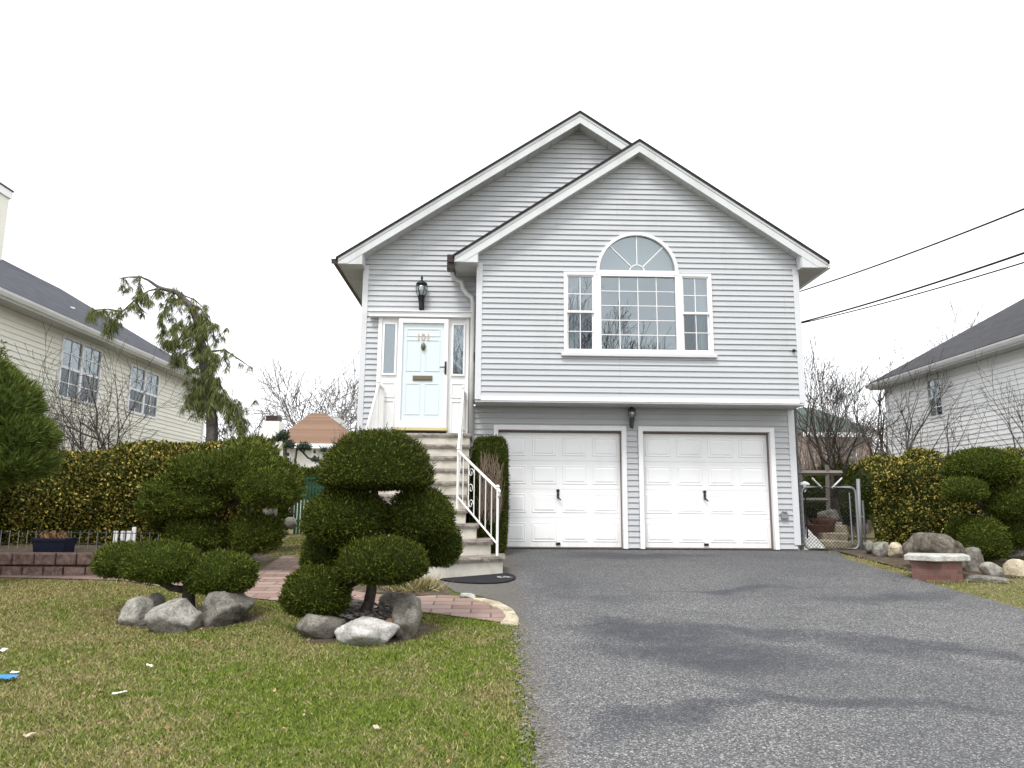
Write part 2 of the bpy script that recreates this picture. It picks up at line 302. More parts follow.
# ------------------------------------------------------------------ mesh helpers
class MB:
    def __init__(s): s.v = []; s.f = []
    def add(s, vs, fs):
        o = len(s.v); s.v += [tuple(v) for v in vs]; s.f += [tuple(i+o for i in f) for f in fs]
    def box(s, a, b):
        x0, y0, z0 = [min(p, q) for p, q in zip(a, b)]; x1, y1, z1 = [max(p, q) for p, q in zip(a, b)]
        s.add([(x0, y0, z0), (x1, y0, z0), (x1, y1, z0), (x0, y1, z0), (x0, y0, z1), (x1, y0, z1), (x1, y1, z1), (x0, y1, z1)],
              [(0, 3, 2, 1), (4, 5, 6, 7), (0, 1, 5, 4), (1, 2, 6, 5), (2, 3, 7, 6), (3, 0, 4, 7)])
    def prism(s, poly, vec):               # poly: list of 3D points, vec: extrusion
        n = len(poly); p = [Vector(q) for q in poly]; q = [a+Vector(vec) for a in p]
        s.add(p+q, [tuple(range(n))[::-1], tuple(range(n, 2*n))]+[(i, (i+1) % n, n+(i+1) % n, n+i) for i in range(n)])
    def quad(s, *p): s.add(p, [tuple(range(len(p)))])
    def tube(s, pts, r, n=8, cap=True):
        pts = [Vector(p) for p in pts]; rs = r if isinstance(r, (list, tuple)) else [r]*len(pts); rings = []; up = None
        for i, p in enumerate(pts):
            d = (pts[min(i+1, len(pts)-1)]-pts[max(i-1, 0)])
            if d.length < 1e-9: d = Vector((0, 0, 1))
            d.normalize()
            if up is None: up = Vector((0, 0, 1)) if abs(d.z) < .9 else Vector((1, 0, 0))
            x = d.cross(up); 
            if x.length < 1e-4: x = d.orthogonal()
            x.normalize(); y = d.cross(x); up = -y if False else up
            rings.append([p+(x*math.cos(2*PI*k/n)+y*math.sin(2*PI*k/n))*rs[i] for k in range(n)])
        vs = [v for r_ in rings for v in r_]; fs = []
        for i in range(len(rings)-1):
            for k in range(n): fs.append((i*n+k, i*n+(k+1) % n, (i+1)*n+(k+1) % n, (i+1)*n+k))
        if cap: fs += [tuple(range(n))[::-1], tuple(range((len(rings)-1)*n, len(rings)*n))]
        s.add(vs, fs)
    def lathe(s, c, prof, n=16):           # prof: (r,z) upward
        c = Vector(c); vs = []; fs = []
        for r, z in prof: vs += [c+Vector((r*math.cos(2*PI*k/n), r*math.sin(2*PI*k/n), z)) for k in range(n)]
        for i in range(len(prof)-1):
            for k in range(n): fs.append((i*n+k, i*n+(k+1) % n, (i+1)*n+(k+1) % n, (i+1)*n+k))
        fs += [tuple(range(n))[::-1], tuple(range((len(prof)-1)*n, len(prof)*n))]
        s.add(vs, fs)
    def build(s, name, m, parent=None, smooth=False, bevel=0):
        me = bpy.data.meshes.new(name); me.from_pydata(s.v, [], s.f); me.materials.append(m)
        o = bpy.data.objects.new(name, me); col.objects.link(o)
        if parent: o.parent = parent; o.matrix_parent_inverse = parent.matrix_world.inverted()
        if smooth: me.polygons.foreach_set('use_smooth', [True]*len(me.polygons))
        if bevel:
            b = o.modifiers.new('b', 'BEVEL'); b.width = bevel; b.segments = 2; b.limit_method = 'ANGLE'
        return o
def np_mesh(name, V, k, m, parent=None):   # V: (n*k,3) polygons of k corners each
    me = bpy.data.meshes.new(name); n = len(V)//k
    me.vertices.add(len(V)); me.vertices.foreach_set('co', V.astype(np.float32).ravel())
    me.loops.add(len(V)); me.loops.foreach_set('vertex_index', np.arange(len(V), dtype=np.int32))
    me.polygons.add(n); me.polygons.foreach_set('loop_start', (np.arange(n)*k).astype(np.int32)); me.polygons.foreach_set('loop_total', np.full(n, k, dtype=np.int32))
    me.update(calc_edges=True); me.materials.append(m)
    o = bpy.data.objects.new(name, me); col.objects.link(o)
    if parent: o.parent = parent; o.matrix_parent_inverse = parent.matrix_world.inverted()
    return o
def tag(o, label=None, cat=None, group=None, kind=None):
    if label: o['label'] = label
    if cat: o['category'] = cat
    if group: o['group'] = group
    if kind: o['kind'] = kind
    return o
def thing(name, label, cat, loc=(0, 0, 0), group=None):
    o = bpy.data.objects.new(name, None); col.objects.link(o); o.location = loc; o.empty_display_size = .2
    o.matrix_world = Matrix.Translation(loc)
    return tag(o, label, cat, group)
def struct(o): return tag(o, kind='structure')
def copy_tree(o, off, parent=None):
    c = o.copy(); col.objects.link(c)
    if parent: c.parent = parent
    else: c.location = Vector(o.location)+Vector(off); c.matrix_world = Matrix.Translation(c.location)
    for ch in [q for q in bpy.data.objects if q.parent == o]:
        copy_tree(ch, off, c)
    return c

# ------------------------------------------------------------------ ground
def sheet(name, poly, m, dz, cut=()):     # flat polygon laid on the terrain (all break lines must be outside or on it)
    bm = bmesh.new(); vs = [bm.verts.new((x, y, 0)) for x, y in poly]; bm.faces.new(vs)
    for yb in (0., 13.6):
        bmesh.ops.bisect_plane(bm, geom=bm.verts[:]+bm.edges[:]+bm.faces[:], plane_co=(0, yb, 0), plane_no=(0, 1, 0))
    for v in bm.verts: v.co.z = gz(v.co.x, v.co.y)+dz
    bmesh.ops.triangulate(bm, faces=bm.faces[:])
    me = bpy.data.meshes.new(name); bm.to_mesh(me); bm.free(); me.materials.append(m)
    o = bpy.data.objects.new(name, me); col.objects.link(o); return o
struct(sheet('ground', [(-400, -4.2), (400, -4.2), (400, 900), (-400, 900)], M['lawn'], -.02))
struct(sheet('street', [(-400, -13), (400, -13), (400, -4.2), (-400, -4.2)], M['street'], -.14))
struct(sheet('far_verge', [(-400, -300), (400, -300), (400, -13), (-400, -13)], M['lawn'], -.02))
kb = MB(); kb.box((-400, -4.35, -.16), (-.2, -4.2, 0)); kb.box((6.4, -4.35, -.16), (400, -4.2, 0)); struct(kb.build('kerb', M['concrete']))
struct(sheet('sidewalk', [(-400, -2.9), (400, -2.9), (400, -1.4), (-400, -1.4)], M['concrete'], .004))
struct(sheet('lawn', [(-14, -1.4), (.25, -1.4), (.25, 9.2), (-.6, 10.4), (-2.7, 14.5), (-14, 14.5)], M['lawn'], 0.0))
# asphalt with a slightly ragged edge
ed = [(.25+random.uniform(-.02, .02), y) for y in np.arange(-4.2, 7.3, .12)]
g1 = [gp(*p) for p in ((519, 626), (517, 615), (505, 605), (492, 600), (477, 596), (456, 593), (441, 583), (430, 577))]
er = [(5.89+random.uniform(-.02, .02)+(.35*math.exp(-((y-13.6)/.8)**2)), y) for y in np.arange(13.6, -4.2, -.12)]
struct(sheet('driveway', ed+[(p.x, p.y) for p in g1]+[(-1.0, 11.0), (-.4, 13.6)]+er, M['asphalt'], .008))
pth = [gp(*p) for p in ((521, 626), (470, 619), (415, 612), (330, 606), (250, 599), (180, 590), (120, 581), (0, 578), (-60, 577), (-60, 573), (0, 573), (115, 571), (180, 576), (244, 583), (262, 570), (283, 556), (303, 556), (301, 568), (300, 585), (400, 598), (440, 596), (462, 597), (490, 603), (508, 611))]
struct(sheet('path', [(p.x, p.y) for p in pth], M['paver'], .012))
struct(sheet('garden_bed', [(-9, 10.35), (-5.2, 10.35), (-4.4, 10.9), (-3.4, 11.6), (-3.4, 14.5), (-9, 14.5)], M['soil'], .004))
struct(sheet('step_bed', [(-2.9, 9.6), (gp(455, 598).x, gp(455, 598).y), (gp(441, 583).x, gp(441, 583).y), (-1.0, 11.0), (-2.6, 11.5)], M['soil'], .010))
struct(sheet('side_garden', [(6.3, 11.3), (7.2, 10.7), (16, 9.7), (16, 16), (6.0, 16), (6.0, 14.6), (6.3, 14)], M['soil'], .004))
def grass_patch(name, inside, n, box, h=(.010, .026)):
    x = rng.uniform(box[0], box[1], n*2); y = box[2]+(box[3]-box[2])*rng.uniform(0, 1, n*2)**1.5
    k = inside(x, y); x = x[k][:n]; y = y[k][:n]; n = len(x)
    z = np.where(y < 13.6, SL*np.maximum(y, 0), SL*13.6)
    a = rng.uniform(0, 2*PI, n); hh = rng.uniform(*h, n); wd = rng.uniform(.0018, .0036, n)*(1+y/8); ln = rng.normal(0, .6, (n, 2))*hh[:, None]
    V = np.zeros((n, 3, 3)); V[:, 0] = np.c_[x-np.cos(a)*wd, y-np.sin(a)*wd, z]; V[:, 1] = np.c_[x+np.cos(a)*wd, y+np.sin(a)*wd, z]; V[:, 2] = np.c_[x+ln[:, 0], y+ln[:, 1], z+hh]
    return tag(np_mesh(name, V.reshape(-1, 3), 3, M['blade']), kind='stuff')
lawn_poly = np.array([(-14, 2.5), (.25, 2.5), (.27, 7.45)]+[(gp(*p).x, gp(*p).y) for p in ((415, 612), (330, 606), (250, 600), (180, 591), (120, 582), (0, 579))]+[(-14, 10)])
SOIL_C = [(gp(366, 632).x, 7.2, .66, .50), (gp(187, 622).x, 7.6, .72, .36)]
def in_soil(x, y):
    k = np.zeros(len(x), bool)
    for cx, cy, rx, ry in SOIL_C: a = np.arctan2(y-cy, x-cx); k |= ((x-cx)/rx)**2+((y-cy)/ry)**2 < (1+.10*np.sin(a*5)+.07*np.sin(a*11+1))**2*rng.uniform(.75, 1.05, len(x))
    return k
for cx, cy, rx, ry in SOIL_C:
    struct(sheet('soil_ring', [(cx+rx*math.cos(a)*(1+.10*math.sin(a*5)+.07*math.sin(a*11+1)), cy+ry*math.sin(a)*(1+.10*math.sin(a*5)+.07*math.sin(a*11+1))) for a in np.linspace(0, 2*PI, 48)[:-1]], M['soil'], .004))
def inpoly(x, y, P):
    c = np.zeros(len(x), bool); j = len(P)-1
    for i in range(len(P)):
        xi, yi = P[i]; xj, yj = P[j]
        with np.errstate(divide='ignore', invalid='ignore'):
            k = ((yi > y) != (yj > y)) & (x < (xj-xi)*(y-yi)/(yj-yi+1e-12)+xi)
        c ^= k; j = i
    return c
tag(grass_patch('grass', lambda x, y: inpoly(x-.05*np.sin(y*9)*np.sin(y*23)-.02, y, lawn_poly) & ~in_soil(x, y), 520000, (-9.5, .35, 2.6, 10.5)), 'short patchy green and straw coloured lawn grass in front of the topiaries', 'grass')
rp = np.array([(5.93, 5), (9.5, 5), (9.5, 10.3), (7.2, 10.7), (6.4, 11.5), (6.15, 13.8), (5.95, 13.4)])
tag(grass_patch('grass', lambda x, y: inpoly(x, y, rp), 30000, (5.9, 9.5, 5, 14)), 'thin grass strip along the right edge of the driveway', 'grass')
bp = np.array([(-3.6, 12.3), (-2.9, 12.3), (-2.9, 19), (-5, 19)])
tag(grass_patch('grass', lambda x, y: inpoly(x, y, bp), 15000, (-5, -2.8, 12.3, 19)), 'green strip of grass beside the far end of the paver path', 'grass')

# ------------------------------------------------------------------ siding
LAP = .1016
def siding(mb, zs0, zs1, intervals, mapf, breaks=(), lap=LAP, out=.024):
    z = zs0
    while z < zs1-1e-4:
        zt = min(z+lap, zs1); cuts = sorted([z, zt]+[b for b in breaks if z+1e-4 < b < zt-1e-4])
        for a, b in zip(cuts[:-1], cuts[1:]):
            e = min(4e-4, (b-a)*.3); A = intervals(a+e); B = intervals(b-e)
            if len(A) != len(B): continue
            oa = out*(1-(a-z)/lap)+.002; ob = out*(1-(b-z)/lap)+.002
            for (u0, u1), (v0, v1) in zip(A, B):
                if u1-u0 < 1e-3 and v1-v0 < 1e-3: continue
                mb.quad(mapf(u0, a, oa), mapf(u1, a, oa), mapf(v1, b, ob), mapf(v0, b, ob))
        for (u0, u1) in intervals(z+1e-4):
            if u1-u0 > 1e-3: mb.quad(mapf(u0, z, 0), mapf(u1, z, 0), mapf(u1, z, out+.002), mapf(u0, z, out+.002))
        z = zt
def holes(base, hs):                       # subtract [(z0,z1,fn(z)->(a,b))]
    def f(z):
        iv = base(z)
        for z0, z1, fn in hs:
            if z0 <= z <= z1:
                a, b = fn(z); nv = []
                for (u, v) in iv:
                    if b <= u or a >= v: nv.append((u, v)); continue
                    nv.append((u, max(u, a))); nv.append((min(v, b), v))
                iv = nv
        return iv
    return f
front = lambda Y: (lambda u, z, o: (u, Y-o, z))
G0 = SL*13.6

# ================================================================== THE HOUSE
house = thing('split_level_house', 'light grey sided two storey house with double garage and arched front window', 'house', (2.7, 13.6, G0))
YB, YG, YD = 13.0, 13.6, 13.6          # box wall, garage wall, door wall
bx0, bx1 = -.31, 5.58
fr_x, fr_z, fr_s, fr_hw, fr_y = 2.66, 8.36, .675, 3.38, 12.75
mr_x, mr_z, mr_s, mr_hw, mr_y = 1.618, 9.187, .665, 4.528, 13.25
def gable(x0, x1, rx, rz, s):
    def f(z):
        if z > 5.97 + (.15 if rx < 2 else 0): x0_, x1_ = x0-.09, x1+.09
        else: x0_, x1_ = x0, x1
        h = max((rz-z)/s, 0); a = max(x0_, rx-h); b = min(x1_, rx+h); return [(a, max(a, b))]
    return f
# window opening geometry (front box)
wx0, wx1, wz0, wz1 = 1.26, 3.97, 4.33, 5.84
ax, az, ar = 2.61, 5.86, .73
hs = [(wz0, wz1, lambda z: (wx0, wx1)), (wz1, az+ar-.001, lambda z: (ax-math.sqrt(max(ar**2-max(z-az, 0)**2, 0)), ax+math.sqrt(max(ar**2-max(z-az, 0)**2, 0))))]
mb = MB()
siding(mb, 3.52, 8.15, holes(gable(bx0+.09, bx1-.09, fr_x, fr_z-.18, fr_s), hs), front(YB), (wz0, wz1, az+ar-.001, 5.97))
side = lambda X, sg: (lambda u, z, o: (X+sg*o, u, z))
siding(mb, 3.52, 6.0, lambda z: [(YB, YD)], side(bx0, -1)); siding(mb, 3.52, 6.0, lambda z: [(YB, YD)], side(bx1, 1))
mb.build('front_box_siding', M['siding'], house)
mb = MB(); dh = [(2.858, 5.14, lambda z: (-2.16, -.47)), (.5, 3.46, lambda z: (-.36, 6))]
siding(mb, .85, 9.05, holes(gable(-2.43, 5.5, mr_x, mr_z-.2, mr_s), dh), front(YD), (2.858, 5.14, 3.46, 6.12))
siding(mb, .85, 6.1, lambda z: [(YD, 25.)], side(-2.468, -1), lap=LAP); siding(mb, .85, 6.1, lambda z: [(YD+.1, 25.)], side(5.70, 1))
mb.build('main_siding', M['siding'], house)
gh = [(.9, 2.98, lambda z: (.10, 2.44))]; gh2 = [(.9, 2.98, lambda z: (2.70, 5.22))]
mb = MB(); siding(mb, .88, 3.44, holes(holes(lambda z: [(-.36, 5.56)], [(.5, 3.06, lambda z: (.02, 2.46))]), [(.5, 3.06, lambda z: (2.68, 5.22))]), front(YG), (3.06,))
siding(mb, .98, 3.44, lambda z: [(YG, YD)], side(-.37, -1)); siding(mb, .98, 3.44, lambda z: [(YG, YD)], side(5.6, 1))
mb.build('garage_wall_siding', M['siding_low'], house)
mb = MB(); mb.box((5.20, YG+.01, .7), (5.6, YG+.3, .98)); mb.box((-.37, YG+.01, .7), (.04, YG+.3, .98)); mb.box((-2.45, YD+.02, .7), (-.36, 25, .85)); mb.box((-.36, YD+.3, .7), (5.68, 25, .85)); mb.build('foundation', M['foundation'], house)
# corner boards and trim
for p_, q_ in (((bx0-.02, YB-.03, 3.47), (bx0+.09, YB+.05, 5.99)), ((bx1-.09, YB-.03, 3.47), (bx1+.02, YB+.05, 5.99)), ((-2.495, YD-.03, .8), (-2.39, YD+.05, 6.11)), ((5.50, YG-.03, .95), (5.62, YG+.05, 3.42))):
    mb = MB(); mb.box(p_, q_); mb.build('corner_board', M['trim_grey'], house, bevel=.004)
mb = MB(); mb.box((bx0+.09, YB-.028, 3.455), (bx1-.09, YB+.04, 3.53)); mb.build('starter_trim', M['trim'], house, bevel=.004)
# soffit under the overhang with grooves
mb = MB(); mb.box((bx0-.015, YB-.02, 3.43), (bx1+.015, YG, 3.452))
for i in range(57): mb.box((bx0+.05+i*.1016, YB+.03, 3.424), (bx0+.06+i*.1016, YG-.01, 3.43))
mb.build('overhang_soffit', M['soffit'], house)

def gable_roof(rx, rz, s, hw, y0, y1, wall_y, wx_l, wx_r, roofm, par, fh=.2, eave_z=None):
    # roof slabs
    t = .05
    for sg in (-1, 1):
        b = MB(); tip = Vector((rx+sg*hw, y0, rz-s*hw)); top = Vector((rx, y0, rz))
        ext = Vector((sg*.04, 0, -s*.04))
        b.prism([top, tip+ext, tip+ext+Vector((0, 0, -t)), top+Vector((0, 0, -t))], (0, y1-y0+.03, 0))
        o = b.build('roof', roofm, par); 
        for v in o.data.vertices: v.co.y -= .03
    # rake fascia: one folded board each side
    b = MB()
    for sg in (-1, 1):
        tip = Vector((rx+sg*hw, y0, rz-s*hw-t)); top = Vector((rx, y0, rz-t)); bot = rz-t-fh
        ez = tip.z-.09; xe = rx+sg*(rz-t-fh-ez)/s
        b.prism([top, tip, Vector((tip.x, y0, ez)), Vector((xe, y0, ez)), Vector((rx, y0, bot))], (0, .03, 0))
        # shadow board, proud of the fascia
        b.prism([top+Vector((0, -.012, 0)), tip+Vector((0, -.012, 0)), tip+Vector((0, -.012, -.05)), top+Vector((0, -.012, -.05))], (0, .01, 0))
    b.build('rake_fascia', M['fascia'], par)
    # raking soffit
    b = MB()
    for sg in (-1, 1):
        x_e = wx_l if sg < 0 else wx_r
        z0 = rz-t-fh*.8; ze = z0-s*abs(x_e-rx)
        b.prism([(rx, y0+.03, z0), (x_e, y0+.03, ze), (x_e, y0+.03, ze-.02), (rx, y0+.03, z0-.02)], (0, wall_y-y0+.05, 0))
        nn = int(abs(x_e-rx)/.22)
        for i in range(nn):
            xx = rx+sg*(i+.5)*.22; zz = z0-.02-s*abs(xx-rx)
            b.box((xx-.006, y0+.04, zz-.008), (xx+.006, wall_y-.02, zz+.003))
    b.build('rake_soffit', M['soffit'], par)
    # boxed eaves
    for sg in (-1, 1):
        b = MB(); tipx = rx+sg*hw; zt = rz-s*hw-t; wx = wx_l if sg < 0 else wx_r
        b.box((min(tipx, wx), y0+.031, zt-.10), (max(tipx, wx), y1, zt-.08)); b.build('eave_soffit', M['soffit'], par)
        b = MB(); b.box((tipx-.01, y0+.031, zt-.10), (tipx+.01, y1, zt)); b.build('eave_fascia', M['trim'], par)
        # end return closing the eave box
        b = MB(); zz = zt-.10; xin = wx; hz = zz+s*abs(tipx-xin)-.05
        b.prism([(tipx, y0+.006, zz), (xin, y0+.006, zz), (xin, y0+.006, hz), (tipx, y0+.006, zz+.08)], (0, .024, 0)); b.box((xin-.012, y0+.032, zz+.002), (xin+.012, wall_y-.03, hz)); b.build('eave_return', M['fascia'], par)
gable_roof(fr_x, fr_z, fr_s, fr_hw, fr_y, 16.5, YB, bx0, bx1, M['roof_black'], house)
gable_roof(mr_x, mr_z, mr_s, mr_hw, mr_y, 25.3, YD, -2.468, 5.70, M['roof_black'], house)
def gutter(name, x, y0, y1, zt, sg, m):
    b = MB(); pr = [(0, 0), (0, -.11), (.07, -.11), (.12, -.05), (.12, 0), (.11, 0), (.11, -.045), (.065, -.1), (.01, -.1), (.01, 0)]
    b.prism([(x+sg*a, y0, zt+c) for a, c in pr], (0, y1-y0, 0)); b.box((x, y0-.004, zt-.11), (x+sg*.115, y0, zt-.01)); return b.build(name, m, house)
gutter('gutter', fr_x-fr_hw-.012, fr_y+.02, YD-.01, fr_z-fr_s*fr_hw-.04, -1, M['brown_metal'])
gutter('gutter', fr_x+fr_hw+.012, fr_y+.02, 16.4, fr_z-fr_s*fr_hw-.04, 1, M['trim'])
gutter('gutter', mr_x-mr_hw-.012, mr_y+.02, 25.2, mr_z-mr_s*mr_hw-.04, -1, M['brown_metal'])
# downspout from the brown gutter
dp = [at(451.5, 268, 13.2), at(452.5, 275, 13.35), at(456, 279, 13.42), at(461.5, 282, 13.46), at(463.5, 289, 13.47), at(467, 294, 13.47), at(472, 297.5, 13.47), at(473, 303, 13.47), at(471.8, 360, 13.47), at(471, 434, 13.47)]
b = MB(); b.tube(dp, .045, 8); o = b.build('downspout', M['pale_metal'], house, True)
b = MB(); p = at(474.5, 356, 13.45); b.box((p.x-.01, 13.4, p.z-.07), (p.x+.05, 13.5, p.z+.06)); b.build('pipe_bracket', M['brown_metal'], o)
# brown leader head beside the corner
b = MB(); p = at(451, 262, 12.85); b.box((p.x-.07, 12.8, p.z-.15), (p.x+.06, 13.0, p.z+.13)); b.build('leader_head', M['brown_metal'], house, bevel=.01)
# inner core so that no light leaks
b = MB(); b.prism([(-2.4, YD+.05, .9), (-.4, YD+.05, .9), (-.4, YD+.05, 3.5), (5.6, YD+.05, 3.5), (5.6, YD+.05, 6.2), (mr_x, YD+.05, 8.9), (-2.4, YD+.05, 6.2)], (0, .05, 0)); b.build('sheathing', M['room'], house)

# ---- big front window
def frame_rect(mb, x0, x1, z0, z1, t, y0, y1):
    mb.box((x0, y0, z0), (x0+t, y1, z1)); mb.box((x1-t, y0, z0), (x1, y1, z1)); mb.box((x0+t, y0, z0), (x1-t, y1, z0+t)); mb.box((x0+t, y0, z1-t), (x1-t, y1, z1))
def window(par, x0, x1, z0, z1, Y, cols, rows, hung=False, frame=.05, screen=False):
    b = MB(); frame_rect(b, x0, x1, z0, z1, frame, Y-.05, Y+.06); fr = b.build('window', M['trim'], par, bevel=.004)
    b = MB()
    ix0, ix1, iz0, iz1 = x0+frame, x1-frame, z0+frame, z1-frame
    if hung:
        zm = (iz0+iz1)/2
        frame_rect(b, ix0, ix1, zm, iz1, .025, Y-.025, Y); frame_rect(b, ix0, ix1, iz0, zm+.02, .03, Y+.005, Y+.03)
        b.box((ix0, Y-.03, zm-.005), (ix1, Y-.001, zm+.035)); b.build('sash', M['trim'], fr)
    gb = MB(); tt = .007
    for i in range(1, cols): xx = ix0+(ix1-ix0)*i/cols; gb.box((xx-tt, Y-.012, iz0), (xx+tt, Y-.004, iz1))
    for j in range(1, rows):
        zz = iz0+(iz1-iz0)*j/rows
        if hung and j == rows//2: continue
        for i in range(cols):
            xa = ix0+(ix1-ix0)*i/cols; xb = ix0+(ix1-ix0)*(i+1)/cols; gb.box((xa+tt, Y-.012, zz-tt), (xb-tt, Y-.004, zz+tt))
    gb.build('muntins', M['trim'], fr)
    if hung:
        b = MB(); b.box((ix0, Y-.002, (iz0+iz1)/2), (ix1, Y+.002, iz1)); b.build('pane', M['glass'], fr)
        b = MB(); b.box((ix0, Y+.008, iz0), (ix1, Y+.012, (iz0+iz1)/2)); b.build('pane', M['screen'] if screen else M['glass'], fr)
    else:
        b = MB(); b.box((ix0, Y-.002, iz0), (ix1, Y+.002, iz1)); b.build('pane', M['glass'], fr)
    return fr
wl, wr = 1.86, 3.37
window(house, wx0, wl, wz0, wz1, YB, 2, 4, True, .055, True)
window(house, wr, wx1, wz0, wz1, YB, 2, 4, True, .055, True)
window(house, wl, wr, wz0, wz1, YB-.015, 4, 5, False, .075)
# arched light
b = MB(); b2 = MB(); n = 28
def arc(r, a): return (ax+r*math.cos(a), az+r*math.sin(a))
for i in range(n):
    a0, a1 = PI*i/n, PI*(i+1)/n; q = [arc(.755, a0), arc(.755, a1), arc(.70, a1), arc(.70, a0)]
    b.prism([(x, YB-.06, z) for x, z in q], (0, .12, 0))
b.box((ax-.76, YB-.07, az-.06), (ax+.76, YB+.05, az+.018)); aw = b.build('arched_window', M['trim'], house)
for a in (PI/4, PI/2, 3*PI/4):
    d = Vector((math.cos(a), 0, math.sin(a))); pn = Vector((-d.z, 0, d.x))*.008; c0 = Vector((ax, YB-.02, az))
    b2.prism([c0+d*.14-pn, c0+d*.70-pn, c0+d*.70+pn, c0+d*.14+pn], (0, .01, 0))
for i in range(12):
    a0, a1 = PI*i/12, PI*(i+1)/12; q = [arc(.15, a0), arc(.15, a1), arc(.133, a1), arc(.133, a0)]; b2.prism([(x, YB-.02, z) for x, z in q], (0, .01, 0))
b2.build('muntins', M['trim'], aw)
b = MB(); b.prism([(x, YB-.003, z) for x, z in [arc(.705, PI*i/n) for i in range(n+1)]], (0, .004, 0)); b.build('pane', M['glass'], aw)
b = MB(); b.box((wx0-.05, YB-.085, wz0-.06), (wx1+.05, YB+.02, wz0)); b.build('window_sill', M['trim_grey'], house, bevel=.006)
# room behind the glass, and curtains
b = MB(); b.box((.9, YB+.55, 4.0), (4.4, YB+.57, 6.9)); b.box((.9, YB+.06, 4.0), (.93, YB+.55, 6.9)); b.box((4.37, YB+.06, 4.0), (4.4, YB+.55, 6.9)); b.box((.9, YB+.06, 4.0), (4.4, YB+.55, 4.05)); b.box((.9, YB+.06, 6.85), (4.4, YB+.55, 6.9))
b.build('room_wall', M['room'], house)
def curtain(x0, x1, z0, z1, y):
    b = MB(); n = 40; vs = []; fs = []
    for i in range(n+1):
        x = x0+(x1-x0)*i/n; yy = y+.02*math.sin(i*1.3)+.01*math.sin(i*2.9)
        vs += [(x, yy, z0), (x, yy, z1)]
    for i in range(n): fs.append((2*i, 2*i+2, 2*i+3, 2*i+1))
    b.add(vs, fs); return b.build('curtain', M['curtain'], house)
curtain(1.3, 1.58, 4.36, 5.8, YB+.14); curtain(3.68, 3.95, 4.36, 5.8, YB+.14)
b = MB()
b.prism([(ax+.7*math.cos(PI*i/14), YB+.16, az+.0+.72*math.sin(PI*i/14)) for i in range(15)], (0, .01, 0)); b.build('arch_blind', mat('arch_blind', (.48, .50, .49), .9), house)

# ---- entry door group (wall YD)
dW = YD-.02
b = MB(); b.box((-2.33, dW-.13, 5.085), (-.44, dW+.03, 5.175)); b.box((-2.35, dW-.16, 5.175), (-.42, dW+.03, 5.195)); b.build('door_head_trim', M['trim'], house, bevel=.005)
b = MB(); b.box((-2.16, dW-.02, 2.867), (-1.765, dW+.03, 5.085)); b.box((-.855, dW-.02, 2.867), (-.466, dW+.03, 5.085)); b.box((-1.765, dW-.02, 5.0), (-.855, dW+.03, 5.085)); b.box((-2.165, dW-.05, 2.867), (-2.09, dW-.018, 5.085)); b.box((-.522, dW-.05, 2.867), (-.462, dW-.018, 5.085)); b.build('door_surround', M['door_white'], house, bevel=.004)
def sidelight(x0, x1):
    b = MB(); frame_rect(b, x0, x1, 3.985, 4.985, .035, dW-.055, dW-.018); fr = b.build('sidelight_window', M['door_white'], house, bevel=.003)
    b = MB(); b.box((x0+.03, dW-.032, 4.01), (x1-.03, dW-.028, 4.955)); b.build('pane', M['glass'], fr)
    b = MB(); b.box((x0+.03, dW-.024, 4.01), (x1-.03, dW-.0205, 4.955))
    b.build('blind', mat('sidelight_lace', (.28, .29, .30), .9), fr)
    b = MB(); 
    for z0, z1 in ((3.575, 3.854), (2.923, 3.519)): frame_rect(b, x0+.01, x1-.01, z0, z1, .02, dW-.035, dW-.018)
    b.build('panel', M['door_white'], fr, bevel=.003)
sidelight(-2.075, -1.81); sidelight(-.79, -.535)
b = MB(); frame_rect(b, -1.775, -.85, 3.016, 5.05, .08, dW-.12, dW-.018); b.box((-1.70, dW-.10, 3.016), (-.925, dW-.075, 3.13))
dr = b.build('door', M['door_white'], house, bevel=.004)
b = MB(); b.box((-1.70, dW-.075, 3.09), (-.925, dW-.045, 4.98))
for x0, x1, z0, z1 in ((-1.63, -1.35, 4.06, 4.66), (-1.28, -1.0, 4.06, 4.66), (-1.63, -1.35, 3.25, 3.84), (-1.28, -1.0, 3.25, 3.84), (-1.63, -1.0, 4.72, 4.87)): frame_rect(b, x0, x1, z0, z1, .022, dW-.084, dW-.074)
b.build('door_panel', M['storm'], dr, bevel=.003)
b = MB(); b.box((-1.79, dW-.2, 2.951), (-.83, dW+.0, 3.011)); b.build('threshold', M['threshold'], dr, bevel=.006)
b = MB(); b.box((-1.49, dW-.095, 3.885), (-1.13, dW-.083, 3.975)); b.box((-1.47, dW-.103, 3.905), (-1.15, dW-.095, 3.955)); b.build('mail_slot', M['brass'], dr)
b = MB(); b.lathe((-1.31, dW-.10, 4.535), [(.005, -.09), (.035, -.05), (.045, 0), (.03, .04), (.008, .06)], 10); b.build('door_knocker', M['brass'], dr, True)
b = MB(); b.box((-.905, dW-.135, 4.0), (-.87, dW-.12, 4.24)); b.tube([(-.888, dW-.16, 4.13), (-.99, dW-.16, 4.125)], .012, 6); b.tube([(-.888, dW-.16, 4.13), (-.888, dW-.12, 4.13)], .014, 6); b.build('door_handle', M['brown_metal'], dr)
